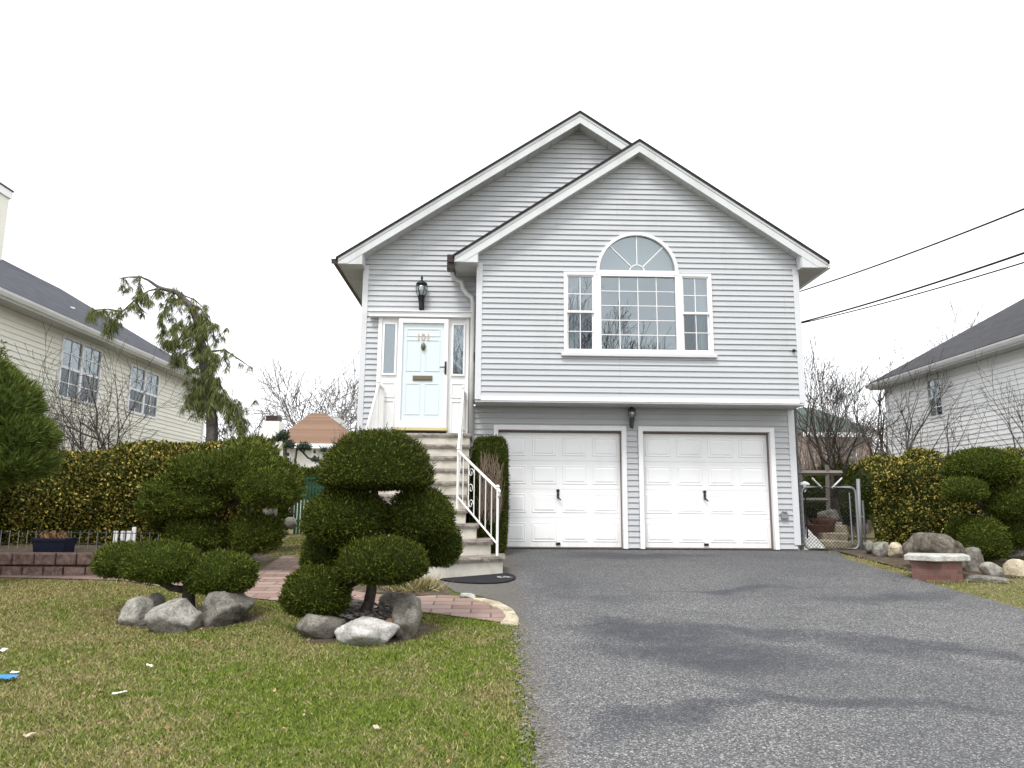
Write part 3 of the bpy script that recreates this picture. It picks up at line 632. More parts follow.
def text_mesh(s, size, loc, m, name, par, depth=.006):
    cu = bpy.data.curves.new('t', 'FONT'); cu.body = s; cu.size = size; cu.extrude = depth; cu.align_x = 'CENTER'; cu.align_y = 'CENTER'
    o = bpy.data.objects.new('t', cu); col.objects.link(o); dg = bpy.context.evaluated_depsgraph_get(); me = bpy.data.meshes.new_from_object(o.evaluated_get(dg))
    bpy.data.objects.remove(o); me.materials.clear(); me.materials.append(m)
    for v in me.vertices: v.co = Vector((v.co.x, -v.co.z, v.co.y))+Vector(loc)
    q = bpy.data.objects.new(name, me); col.objects.link(q); q.parent = par; q.matrix_parent_inverse = par.matrix_world.inverted(); return q
text_mesh('101', .18, (-1.315, dW-.092, 4.70), mat('house_number_gold', (.55, .44, .34), .5), 'house_number', dr)

# ---- garage doors
def garage(x0, x1, z1, z0):
    b = MB(); t = .085
    b.box((x0-t, YG-.05, z0), (x0, YG+.10, z1+t)); b.box((x1, YG-.05, z0), (x1+t, YG+.10, z1+t)); b.box((x0, YG-.05, z1), (x1, YG+.10, z1+t)); fr = b.build('garage_door', M['trim'], house, bevel=.006)
    b = MB(); b.box((x0, YG+.05, z0), (x0+.012, YG+.115, z1)); b.box((x1-.012, YG+.05, z0), (x1, YG+.115, z1)); b.box((x0+.012, YG+.05, z1-.03), (x1-.012, YG+.115, z1)); b.box((x0+.012, YG+.1, z0), (x1-.012, YG+.14, z0+.018)); b.build('weather_strip', M['dark_gap'], fr)
    dx0, dx1, dz0, dz1 = x0+.013, x1-.013, z0+.02, z1-.036; rows = 4; h = (dz1-dz0)/rows; wd = (dx1-dx0)/4
    b = MB()
    for r in range(rows):
        a = dz0+r*h; b.box((dx0, YG+.12, a+.0015), (dx1, YG+.16, a+h-.0015))
        for c in range(4):
            xa = dx0+c*wd+.055; xb = dx0+(c+1)*wd-.055; za = a+.09; zb = a+h-.085
            # recessed rim and raised field
            for k, (d, y) in enumerate(((0, .1195), (.028, .111))): pass
            q0 = [(xa, YG+.1185, za), (xb, YG+.1185, za), (xb, YG+.1185, zb), (xa, YG+.1185, zb)]
            e = .012; q1 = [(xa+e, YG+.110, za+e), (xb-e, YG+.110, za+e), (xb-e, YG+.110, zb-e), (xa+e, YG+.110, zb-e)]
            e = .034; q2 = [(xa+e, YG+.115, za+e), (xb-e, YG+.115, za+e), (xb-e, YG+.115, zb-e), (xa+e, YG+.115, zb-e)]
            e = .06; q3 = [(xa+e, YG+.106, za+e), (xb-e, YG+.106, za+e), (xb-e, YG+.106, zb-e), (xa+e, YG+.106, zb-e)]
            b.add(q0+q1+q2+q3, [(i+4*j, (i+1) % 4+4*j, (i+1) % 4+4*j+4, i+4*j+4) for j in range(3) for i in range(4)]+[(12, 13, 14, 15)])
    b.build('door_panels', M['garage_white'], fr)
    xm = (x0+x1)/2-.03; b = MB(); b.lathe((xm, YG+.10, z0+1.0), [(.006, -.12), (.02, -.09), (.022, -.02), (.012, .0), (.03, .02), (.03, .05), (.008, .06)], 10); b.tube([(xm-.02, YG+.06, z0+.93), (xm+.05, YG+.06, z0+.86)], .012, 6); b.build('lock_handle', M['black_metal'], fr, True)
    b = MB(); b.box((xm-.04, YG+.095, z0+.055), (xm+.04, YG+.12, z0+.10)); b.build('foot_latch', M['black_metal'], fr)
garage(.10, 2.38, 3.0, .865); garage(2.77, 5.14, 3.0, .865)
b = MB(); b.box((-.3, YG+.17, .88), (5.5, YG+.2, 3.4)); b.build('garage_backing', M['dark_gap'], house)
b = MB(); b.box((5.27, YG-.07, 1.42), (5.40, YG-.02, 1.53)); b.lathe((5.335, YG-.05, 1.53), [(.02, 0), (.05, .005), (.04, .03), (.01, .035)], 8); b.build('outlet_box', M['steel'], house, bevel=.006)
p = at(794, 351, YB); b = MB(); b.lathe((p.x-.02, YB-.05, p.z-.03), [(.01, 0), (.03, .01), (.03, .045), (.01, .055)], 10); b.build('security_camera', M['black_metal'], house, True)

# ---- lanterns
def lantern(loc, s, label, mm):
    x, y, z = loc; t = thing('wall_lantern', label, 'lantern', loc)
    b = MB(); b.box((x-.055*s, y+.07*s, z-.30*s), (x+.055*s, y+.12*s, z-.02*s)); b.lathe((x, y, z-.36*s), [(.01*s, 0), (.045*s, .05*s), (.05*s, .12*s), (.055*s, .2*s), (.075*s, .30*s), (.085*s, .33*s)], 12); b.box((x-.03*s, y, z-.25*s), (x+.03*s, y+.11*s, z-.15*s)); b.build('bracket', mm, t)
    b = MB(); b.lathe((x, y, z-.03*s), [(.07*s, 0), (.105*s, .09*s), (.115*s, .17*s), (.10*s, .25*s)], 12); b.build('lamp_glass', M['lamp_glass'], t, True)
    b = MB()
    for k in range(6):
        a = 2*PI*k/6; b.tube([(x+math.cos(a)*r*s, y+math.sin(a)*r*s, z+q*s) for r, q in ((.078, -.03), (.112, .06), (.122, .14), (.11, .22))], .006*s, 5)
    b.build('cage', mm, t)
    b = MB(); b.lathe((x, y, z+.215*s), [(.12*s, 0), (.125*s, .03*s), (.075*s, .07*s), (.035*s, .09*s), (.02*s, .13*s), (.028*s, .16*s), (.008*s, .22*s)], 12); b.build('cap', mm, t, True)
    b = MB(); b.lathe((x, y, z-.01*s), [(.02*s, 0), (.022*s, .06*s), (.035*s, .10*s), (.03*s, .15*s), (.01*s, .17*s)], 10); b.build('bulb', M['light_glow'], t, True)
lantern((-1.37, YD-.14, 5.51), .88, 'large black glass carriage lantern on the siding above the front door', M['black_metal'])
lantern((2.56, YG-.12, 3.24), .6, 'small dark lantern under the overhang between the two garage doors', mat('dull_dark_metal', (.07, .07, .07), .6, .3))

# ------------------------------------------------------------------ stairs
st = thing('stone_steps', 'pale stone front steps with rough brown treads leading up to the front door', 'steps', (-1.4, 11, SL*11))
H, RUN, Y0 = .2145, .25, 10.6; z00 = .705
xl, xr = -2.16, -.40
def step_poly(k, g=0):                     # plan outline of step k; the lowest three flare out
    y = Y0+RUN*k
    fl = {0: (.56, .50), 1: (.39, .32), 2: (.17, .12)}.get(k, (0, 0))
    if fl[0]:
        return [(xr+fl[0]+g, y+.02+fl[1]*-.05-g), (xr-.30+fl[0]*0+g*.5, y-fl[1]-g), (xl+.30, y-fl[1]-g), (xl-fl[0]*.2-g, y-g)]
    return [(xr+g*.6, y-g), (xl-g*.6, y-g)]
for k in range(10):
    zt = z00+H*(k+1); pol = step_poly(k); yb = Y0+RUN*(k+1)+.35 if k < 9 else YD-.025
    base = pol+[(pol[-1][0], yb), (pol[0][0], yb)]
    b = MB(); zb = (.55 if k < 3 else z00-.1); b.prism([(x, y, zb) for x, y in base], (0, 0, zt-.07-zb)); b.build('riser', M['riser'], st)
    pol = step_poly(k, .035); base = pol+[(pol[-1][0], yb), (pol[0][0], yb)]
    # rough-edged tread slab: subdivided outline with jitter
    pts = []
    for i in range(len(base)):
        a = Vector((*base[i], 0)); c = Vector((*base[(i+1) % len(base)], 0)); m_ = max(1, int((c-a).length/.07)) if i < len(pol)-1 else 1
        for j in range(m_):
            q = a.lerp(c, j/m_)
            if i < len(pol)-1 and (i > 0 or j > 0): q.y += random.uniform(-.014, .014)
            pts.append(q)
    b = MB(); n_ = len(pts); z1 = zt-.07
    ring = [[(q.x, q.y+(.012 if lv in (0, 2) else 0)+random.uniform(-.005, .005)*(q.y < yb-.02), z1+hh) for q in pts] for lv, hh in ((0, 0), (1, .035), (2, .068))]
    vs_ = [v for r_ in ring for v in r_]; fs_ = [tuple(range(n_))[::-1], tuple(range(2*n_, 3*n_))]+[(lv*n_+i, lv*n_+(i+1) % n_, (lv+1)*n_+(i+1) % n_, (lv+1)*n_+i) for lv in (0, 1) for i in range(n_)]
    b.add(vs_, fs_); b.build('tread', M['tread'], st)
# ------------------------------------------------------------------ railings
def scroll(mb, c, s, flip=1):
    pts = []
    for i in range(22):
        a = i/21*2.3*PI; r = s*(1-.75*i/21); pts.append(c+Vector((0, 0, 0))+Vector((flip*math.cos(a)*r*SD.x, flip*math.cos(a)*r*SD.y, math.sin(a)*r+math.cos(a)*r*SD.z*0)))
    mb.tube(pts, .006, 5)
def rail_section(par, a, c, ha, hc, low_a, low_c, nb, deco=False):
    global SD
    a, c = Vector(a), Vector(c); u = Vector((0, 0, 1))
    b = MB(); b.tube([a+u*ha, c+u*hc], .021, 8); b.build('handrail', M['iron_white'], par)
    b = MB(); b.tube([a+u*low_a, c+u*low_c], .014, 6); b.build('bottom_rail', M['iron_white'], par)
    b = MB(); SD = (c-a).normalized()
    for i in range(1, nb):
        f = i/nb; p = a.lerp(c, f); b.tube([p+u*(low_a+(low_c-low_a)*f), p+u*(ha+(hc-ha)*f)], .0085, 5)
        if deco and i == 2:
            for q in (.17, .5, .83): scroll(b, p+SD*.075+u*(low_a+(low_c-low_a)*f+q*(ha-low_a)), .075, 1 if q != .5 else -1)
    b.build('balusters', M['iron_white'], par)
def newel(par, p, h):
    p = Vector(p); b = MB(); b.tube([p, p+Vector((0, 0, h))], .019, 8); b.lathe(p+Vector((0, 0, h)), [(.024, 0), (.03, .01), (.02, .03), (.005, .04)], 8); b.build('newel_post', M['iron_white'], par)
def railing(x, sg, label):
    t = thing('stair_railing', label, 'railing', (x, 12, 1.6))
    zl = z00+10*H; hA = .80 if sg > 0 else .88
    T, A, B_, Cc = (x, 13.5, zl), (x, 12.88, zl), (x, 11.45, z00+H*4), (x+(.61 if sg > 0 else -.06), 10.64, z00+H)
    for p, h in ((T, hA), (A, hA), (B_, .90), (Cc, .95)): newel(t, p, h)
    rail_section(t, T, A, hA, hA-.03, .10, .10, 6)
    rail_section(t, A, B_, hA-.03, .88, .10, .17, 13)
    rail_section(t, B_, Cc, .88, .92, .18, .16, 7, True)
    b = MB(); c = Vector(Cc)+Vector((0, 0, .94)); d = (Vector(Cc)-Vector(B_)).normalized(); b.tube([c, c+d*.05+Vector((0, 0, -.02)), c+d*.06+Vector((0, 0, -.07)), c+d*.03+Vector((0, 0, -.10))], .02, 8); b.build('volute', M['iron_white'], t, True)
    return t
railing(-.53, 1, 'white wrought iron railing with scrolls on the garage side of the front steps')
railing(-2.02, -1, 'white iron railing on the left side of the front steps partly behind the tall topiary')
# doormat
c = (gp(441, 578)+gp(516, 577))/2
b = MB(); P = []
pl = [gp(*q) for q in ((440, 581), (447, 579), (458, 577.5), (480, 576.5), (500, 575), (508, 575), (513, 576.3), (516, 578.5), (514.5, 581), (508, 583.2), (497, 584.6), (480, 585), (463, 584.2), (449, 582.8))]
b.prism([(q.x, q.y, gz(q.x, q.y)+.012) for q in pl], (0, 0, .016)); dm = thing('doormat', 'dark rounded rubber doormat on the asphalt at the foot of the steps', 'doormat', pl[0]); b.build('mat', M['rubber'], dm, bevel=.004)
b = MB(); q = gp(503, 579.5); z = gz(q.x, q.y)+.030
for i, (dx, dy, ln, an) in enumerate(((0, 0, .13, .2), (.05, .06, .10, -.4), (-.05, .05, .08, .7), (.09, -.01, .07, .1))):
    e = Vector((math.cos(an), math.sin(an), 0))*ln/2; p_ = Vector((q.x+dx, q.y+dy, 0)); pe = Vector((-e.y, e.x, 0)).normalized()*.012
    vs_ = [p_-e-pe, p_+e-pe*.3, p_+e+pe*.3, p_-e+pe]; b.quad(*[(v.x, v.y, gz(v.x, v.y)+.030+i*.0008) for v in vs_])
b.build('mat_emblem', M['white_paper'], dm)

# ------------------------------------------------------------------ foliage
def fib(n):
    i = np.arange(n)+.5; ph = np.arccos(1-2*i/n); th = PI*(1+5**.5)*i; return np.c_[np.cos(th)*np.sin(ph), np.sin(th)*np.sin(ph), np.cos(ph)]
def lump(D, seed, amp, fr=2.2):
    return np.array([1+amp*(mn.noise(Vector((d[0]*fr+seed, d[1]*fr, d[2]*fr)))+.5*mn.noise(Vector((d[0]*fr*2.7, d[1]*fr*2.7+seed, d[2]*fr*2.7)))) for d in D])
def super_(D, pw):
    return 1/np.power(np.abs(D[:, 0])**pw+np.abs(D[:, 1])**pw+np.abs(D[:, 2])**pw, 1/pw)
def sprigs(P, Nn, ln, wd, jit):
    n = len(P); d = Nn+rng.normal(0, jit, (n, 3)); d /= np.linalg.norm(d, axis=1)[:, None]
    r = rng.normal(0, 1, (n, 3)); s = np.cross(d, r); s /= np.linalg.norm(s, axis=1)[:, None]+1e-9
    l = rng.uniform(*ln, n)[:, None]; wv = s*rng.uniform(*wd, n)[:, None]
    V = np.zeros((n, 4, 3)); V[:, 0] = P-d*l*.25; V[:, 1] = P+d*l*.35+wv; V[:, 2] = P+d*l*.75; V[:, 3] = P+d*l*.35-wv
    return V.reshape(-1, 3)
def to_quads(vs, fs):
    out = []
    for f in fs: out += [vs[i] for i in (f if len(f) == 4 else (*f, f[-1]))]
    return np.array(out)
def fol_mesh(name, leaf, core, m, parent):
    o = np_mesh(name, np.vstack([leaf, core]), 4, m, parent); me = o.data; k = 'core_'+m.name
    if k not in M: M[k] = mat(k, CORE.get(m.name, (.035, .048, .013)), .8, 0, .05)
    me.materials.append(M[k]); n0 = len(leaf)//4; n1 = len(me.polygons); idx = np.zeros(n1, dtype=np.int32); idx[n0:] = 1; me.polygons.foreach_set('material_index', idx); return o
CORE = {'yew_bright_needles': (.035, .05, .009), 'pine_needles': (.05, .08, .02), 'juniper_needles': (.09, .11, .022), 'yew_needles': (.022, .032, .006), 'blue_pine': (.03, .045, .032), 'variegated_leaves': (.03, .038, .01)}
def core_mesh(seg=22, rg=14):
    vs = []; 
    for j in range(rg+1):
        p = PI*j/rg
        for i in range(seg): vs.append((math.sin(p)*math.cos(2*PI*i/seg), math.sin(p)*math.sin(2*PI*i/seg), math.cos(p)))
    fs = [(j*seg+i, j*seg+(i+1) % seg, (j+1)*seg+(i+1) % seg, (j+1)*seg+i) for j in range(rg) for i in range(seg)]
    return np.array(vs), np.array(fs)
CV, CF = core_mesh()
def pad(parent, c, r, m, dens=8500, flat=.55, ln=(.022, .045), wd=(.0028, .0055), jit=.6, amp=.10, name='foliage_pad', pw=2.3, near=True, clump=.085, ck=.925):
    """clipped cushion: c centre, r radii, flat = how much of the underside is cut short"""
    seed = random.uniform(0, 50); c = np.array(c); r = np.array(r)*np.array([.94, .94, .95])
    def shape(D):
        k = super_(D, pw)*lump(D, seed, amp); Q = D*k[:, None]*r; Q[:, 2] = np.where(Q[:, 2] < 0, Q[:, 2]*flat, Q[:, 2]); return Q
    area = 4*PI*((r[0]*r[1])**1.6/3+(r[0]*r[2])**1.6/3+(r[1]*r[2])**1.6/3)**(1/1.6); n = int(area*dens)
    D = fib(n); rng.shuffle(D)
    if near:  # only what can be seen from the front half needs full density
        keep = (D[:, 1] < .45) | (rng.random(n) < .3); D = D[keep]
    Q = shape(D); fq = max(r)*26; Q = Q*np.array([1+clump*mn.noise(Vector(d)*fq+Vector((seed, 0, 0)))+clump*.6*mn.noise(Vector(d)*fq*2.3) for d in D])[:, None]; nn = Q/(r**2); nn /= np.linalg.norm(nn, axis=1)[:, None]
    nn[:, 2] += .25; P = c+Q*(1-np.abs(rng.normal(0, .035, len(Q)))[:, None])
    V1 = sprigs(P, nn, ln, wd, jit)
    # shaggy wisps that break the outline
    k = rng.random(len(P)) < .05; V3 = sprigs(P[k]+nn[k]*.015, nn[k], (ln[1], ln[1]*1.7), wd, jit*.7)
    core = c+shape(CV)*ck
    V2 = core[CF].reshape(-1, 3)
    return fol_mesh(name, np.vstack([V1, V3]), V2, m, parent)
def ppad(parent, x0, x1, y0, y1, Y, m, depth=None, **kw):   # cushion given by its outline in the photograph at depth Y
    a = at(x0, (y0+y1)/2, Y); b_ = at(x1, (y0+y1)/2, Y); t = at((x0+x1)/2, y0, Y); bt = at((x0+x1)/2, y1, Y)
    fl = kw.get('flat', .55); hgt = t.z-bt.z; rz = hgt/(1+fl); rx = (b_.x-a.x)/2
    return pad(parent, ((a.x+b_.x)/2, Y, bt.z+rz*fl), (rx, depth or rx*.9, rz), m, **kw)
def limb(parent, pts, r, m, name='trunk', n=8):
    pts = [Vector(p) for p in pts]; out = []; rs = []
    for i in range(len(pts)-1):
        for j in range(4):
            f = j/4; q = pts[i].lerp(pts[i+1], f); q += Vector((random.uniform(-1, 1), random.uniform(-1, 1), 0))*r[min(i, len(r)-1)]*.18; out.append(q); rs.append(r[i]*(1-f)+r[min(i+1, len(r)-1)]*f)
    out.append(pts[-1]); rs.append(r[-1]); b = MB(); b.tube(out, rs, n); return b.build(name, m, parent, True)

def boulder(c, r, m, label, name='boulder', rot=0, group=None, seed=None, amp=.28, fr=1.3, parent=None, sub=4, peak=0):
    bm = bmesh.new(); bmesh.ops.create_icosphere(bm, subdivisions=sub, radius=1); s = seed if seed is not None else random.uniform(0, 99)
    R_ = Matrix.Rotation(rot, 3, 'Z')
    rr_ = random.Random(int(s*1000)); planes = []
    for q in range(16):
        nn = Vector((rr_.gauss(0, 1), rr_.gauss(0, 1), rr_.gauss(0, .8))).normalized(); planes.append((nn, rr_.uniform(.62+.5*max(0, .25-amp), .95)))
    for v in bm.verts:
        d = v.co.normalized(); k = 1.12
        for nn, hh in planes:
            q = d.dot(nn)
            if q > .05: k = min(k, hh/q)
        k = k*1.08+amp*.35*mn.noise(d*fr+Vector((s, 0, 0)))+.05*mn.noise(d*4.5+Vector((0, s, 0)))+.03*mn.noise(d*11+Vector((s, s, 0)))
        if peak: px_ = 1-peak*max(0, d.z)**.8; d = Vector((d.x*px_, d.y, d.z*(1+.25*max(0, d.z-.5))))
        v.co = R_ @ Vector((d.x*r[0]*k, d.y*r[1]*k, d.z*r[2]*k))
    me = bpy.data.meshes.new(name); bm.to_mesh(me); bm.free(); me.materials.append(m); me.polygons.foreach_set('use_smooth', [True]*len(me.polygons))
    o = bpy.data.objects.new(name, me); col.objects.link(o); o.location = c
    if label: tag(o, label, 'rock', group)
    return o
G = 'boulders and rocks'
def pboulder(x0, x1, y0, y1, Y, m, label, **kw):
    a = at(x0, (y0+y1)/2, Y); b_ = at(x1, (y0+y1)/2, Y); t = at((x0+x1)/2, y0, Y); bt = at((x0+x1)/2, y1, Y)
    rx = (b_.x-a.x)/2; rz = (t.z-bt.z)/2*1.12; dp_ = kw.pop('dep', rx*.85)
    return boulder(((a.x+b_.x)/2, Y, (t.z+bt.z)/2-rz*.08), (rx, dp_, rz), m, label, group=G, **kw)

# tall topiary in the middle
Yt = 7.35; base = gp(371, 612); tp = thing('topiary_tree', 'tall clipped yew topiary with a dome on top standing in front of the steps', 'topiary', (base.x, Yt, gz(0, Yt)))
pb = Vector((base.x, Yt, gz(0, Yt)))
tr_ = limb(tp, [pb-Vector((0, 0, .1)), at(372, 590, Yt), at(370, 560, Yt), at(374, 520, Yt), at(376, 480, Yt)], [.065, .05, .045, .04, .03], M['bark'])
for q in (((371, 575), (340, 590), (318, 588)), ((371, 560), (350, 545), (340, 530)), ((372, 555), (400, 545), (425, 530)), ((374, 520), (400, 512), (430, 505))):
    limb(tp, [at(*q[0], Yt), at(*q[1], Yt-.05), at(*q[2], Yt)], [.035, .028, .02], M['bark'], 'branch', 6)
ppad(tp, 319, 435, 428, 490, Yt, M['yew'], flat=.16, pw=2.15, amp=.06)
ppad(tp, 302, 392, 487, 548, Yt, M['yew'], flat=.7, amp=.08)
ppad(tp, 386, 455, 486, 546, Yt+.05, M['yew'], flat=.7, amp=.08)
ppad(tp, 337, 429, 536, 584, Yt-.32, M['yew'], flat=.6, amp=.07)
ppad(tp, 281, 352, 566, 617, Yt-.2, M['yew'], flat=.7, amp=.08)
ppad(tp, 300, 352, 530, 580, Yt+.2, M['yew'], flat=.8)
ppad(tp, 412, 463, 522, 567, Yt+.25, M['yew'], flat=.8)
def pile(x0, x1, y0, y1, Y, label, n):     # loose pebbles inside a ring of boulders
    b = MB(); a = at(x0, y1, Y); c_ = at(x1, y1, Y); vs = []
    V = []
    for i in range(n):
        p = Vector((random.uniform(a.x, c_.x), Y+random.uniform(-.3, .35), 0)); p.z = gz(p.x, p.y)+random.uniform(.05, .17)
        bm = bmesh.new(); bmesh.ops.create_icosphere(bm, subdivisions=1, radius=random.uniform(.012, .03))
        b.add([p+Vector((v.co.x*random.uniform(.8, 1.4), v.co.y, v.co.z*.6)) for v in bm.verts], [tuple(v.index for v in f.verts) for f in bm.faces]); bm.free()
    return tag(b.build('gravel', M['pebble']), label, 'gravel', kind='stuff')
pile(325, 405, 600, 622, Yt, 'grey pebbles filling the boulder ring under the tall topiary', 500)
boulder((pb.x, Yt, gz(0, Yt)+.0), (.45, .42, .10), M['soil'], 'mound of dark soil inside the boulder ring under the tall topiary', 'soil_mound', amp=.1, sub=3); tag(bpy.data.objects['soil_mound'], cat='soil')
pboulder(334, 397, 619, 648, 6.78, M['rock_white'], 'flat white quartz boulder in front of the tall topiary', amp=.2, dep=.2)
pboulder(300, 342, 610, 642, 7.0, M['rock_dark'], 'dark low boulder at the left front of the tall topiary', amp=.3)
pboulder(394, 423, 594, 638, 7.05, M['rock_dark'], 'upright grooved boulder at the right of the tall topiary', amp=.35, fr=2, dep=.22)
pboulder(378, 408, 595, 620, 7.75, M['rock_dark'], 'rounded boulder behind the trunk of the tall topiary on its right', amp=.25)
pboulder(335, 372, 598, 622, 7.7, M['rock_dark'], 'weathered boulder behind the trunk of the tall topiary on its left', amp=.25)
pboulder(381, 397, 619, 634, 6.95, mat('rust_stone', (.28, .15, .09), .9), 'small rusty orange stone beside the white quartz boulder', amp=.2, sub=3)

# low topiary at the left
Yl = 7.85; bl = Vector((at(189, 600, Yl).x, Yl, gz(0, Yl))); tl = thing('topiary_tree', 'low spreading cloud-pruned yew with bright green pads rising out of three grey boulders', 'topiary', bl)
limb(tl, [bl-Vector((0, 0, .1)), at(190, 590, Yl), at(188, 577, Yl)], [.075, .065, .06], M['bark'])
for q in (((189, 590), (172, 588), (150, 578)), ((188, 580), (182, 574), (176, 566)), ((190, 582), (203, 572), (218, 574))): limb(tl, [at(*q[0], Yl), at(*q[1], Yl-.05), at(*q[2], Yl)], [.045, .035, .025], M['bark'], 'branch', 6)
ppad(tl, 124, 200, 540, 583, Yl-.1, M['yew_bright'], flat=.6, amp=.1)
ppad(tl, 95, 150, 542, 578, Yl+.15, M['yew_bright'], flat=.7, amp=.12)
ppad(tl, 186, 257, 551, 595, Yl-.05, M['yew_bright'], flat=.7, amp=.1)
pboulder(122, 156, 596, 632, 7.45, M['rock'], 'tall narrow grey boulder, leftmost of those under the low topiary', amp=.25, fr=1.6)
pboulder(148, 201, 601, 635, 7.25, M['rock'], 'broad pale grey boulder right in front of the low topiary trunk', amp=.15, dep=.28)
pboulder(199, 252, 591, 628, 7.6, M['rock_dark'], 'long dark wedge boulder at the right of the low topiary', amp=.3, fr=1.5, rot=.2, dep=.3)
pboulder(145, 166, 595, 612, 7.9, M['rock_dark'], 'small boulder half hidden behind the leftmost boulder under the low topiary', amp=.25)

# big spreading yew behind
Yb = 10.9; bb = Vector((at(205, 560, Yb).x, Yb, gz(0, Yb))); tb = thing('topiary_tree', 'wide dark spreading yew in tiers behind the low topiary at the path', 'topiary', bb)
limb(tb, [bb-Vector((0, 0, .1)), at(205, 550, Yb), at(212, 520, Yb), at(222, 490, Yb)], [.11, .09, .08, .06], M['bark'])
for q in (((206, 545), (220, 552), (245, 545)), ((208, 535), (190, 540), (185, 530)), ((212, 520), (190, 510), (180, 500)), ((215, 510), (240, 500), (265, 490))): limb(tb, [at(*q[0], Yb), at(*q[1], Yb-.05), at(*q[2], Yb)], [.05, .04, .03], M['bark'], 'branch', 6)
for q in ((208, 303, 455, 503, .05, .8), (168, 250, 452, 500, -.1, .75), (215, 275, 448, 480, .15, .8), (240, 300, 468, 508, -.35, .6), (142, 205, 478, 520, -.1, .7), (165, 222, 486, 516, -.3, .6),
          (164, 224, 515, 553, -.15, .7), (228, 284, 513, 552, 0, .7), (150, 178, 512, 532, .1, .7)):
    ppad(tb, *q[:4], Yb+q[4], M['yew_bright'], flat=q[5], amp=.22, dens=5200, clump=.13, ln=(.03, .065), wd=(.004, .008), depth=(.55 if q[1]-q[0] > 60 else None))
jt = thing('juniper_bush', 'yellow green feathery juniper pad rising behind the wide dark yew', 'shrub', at(252, 520, 12.6)); ppad(jt, 222, 277, 438, 475, 12.6, M['juniper'], flat=.8, ln=(.07, .15), wd=(.008, .014), dens=1500, amp=.2, jit=.7)
limb(jt, [Vector((at(252, 520, 12.6).x, 12.6, .75)), at(252, 470, 12.6)], [.06, .04], M['bark'])

# right topiary
Yr = 11.9; br = Vector((at(988, 560, Yr).x, Yr, gz(0, Yr))); tr = thing('topiary_tree', 'cloud-pruned yew with stacked round pads beside the brick planter on the right', 'topiary', br)
limb(tr, [br-Vector((0, 0, .1)), at(989, 545, Yr), at(990, 510, Yr), at(992, 480, Yr), at(985, 462, Yr)], [.09, .08, .07, .06, .04], M['bark'])
for q in (((990, 510), (975, 500), (965, 492)), ((990, 505), (1005, 505), (1012, 500)), ((989, 540), (1000, 535), (1010, 530))): limb(tr, [at(*q[0], Yr), at(*q[1], Yr-.05), at(*q[2], Yr)], [.045, .035, .025], M['bark'], 'branch', 6)
for q in ((946, 1018, 448, 484, 0), (944, 985, 477, 502, -.3), (985, 1032, 483, 520, -.1), (962, 1006, 518, 560, -.35), (998, 1040, 515, 546, 0), (948, 980, 516, 542, .2)):
    ppad(tr, q[0], q[1], q[2], q[3], Yr+q[4], M['yew_bright'], flat=.6, dens=5600, amp=.11, clump=.085, ln=(.026, .055), wd=(.004, .008))

# clipped hedge between steps and garage
hg = thing('clipped_bush', 'narrow boxy evergreen bush with bare brown twigs squeezed between steps and left garage door', 'shrub', (-.1, 12.9, G0))
a, c = at(470, 545, 12.75), at(508, 545, 12.75); top = at(488, 434, 12.75); cx, hw_, hz = (a.x+c.x)/2-.0, (c.x-a.x)/2, (top.z-.75)/2
pad(hg, (cx, 12.95, .75+hz), (hw_*1.02, .42, hz), M['yew'], flat=1, pw=6, amp=.05, dens=11000, name='foliage', clump=.03, ck=.93, near=False)
n = 260; b = MB()
for i in range(n):
    x = random.uniform(cx-hw_*.55, cx+hw_*.6); z = random.uniform(1.3, 2.25); p = Vector((x, 12.50-random.uniform(0, .05), z)); q = p+Vector((random.uniform(-.1, .1), random.uniform(-.05, .0), random.uniform(.12, .4))); b.tube([p, (p+q)/2+Vector((random.uniform(-.02, .02), 0, 0)), q], [.005, .004, .002], 3)
b.build('bare_twigs', M['twig'], hg)

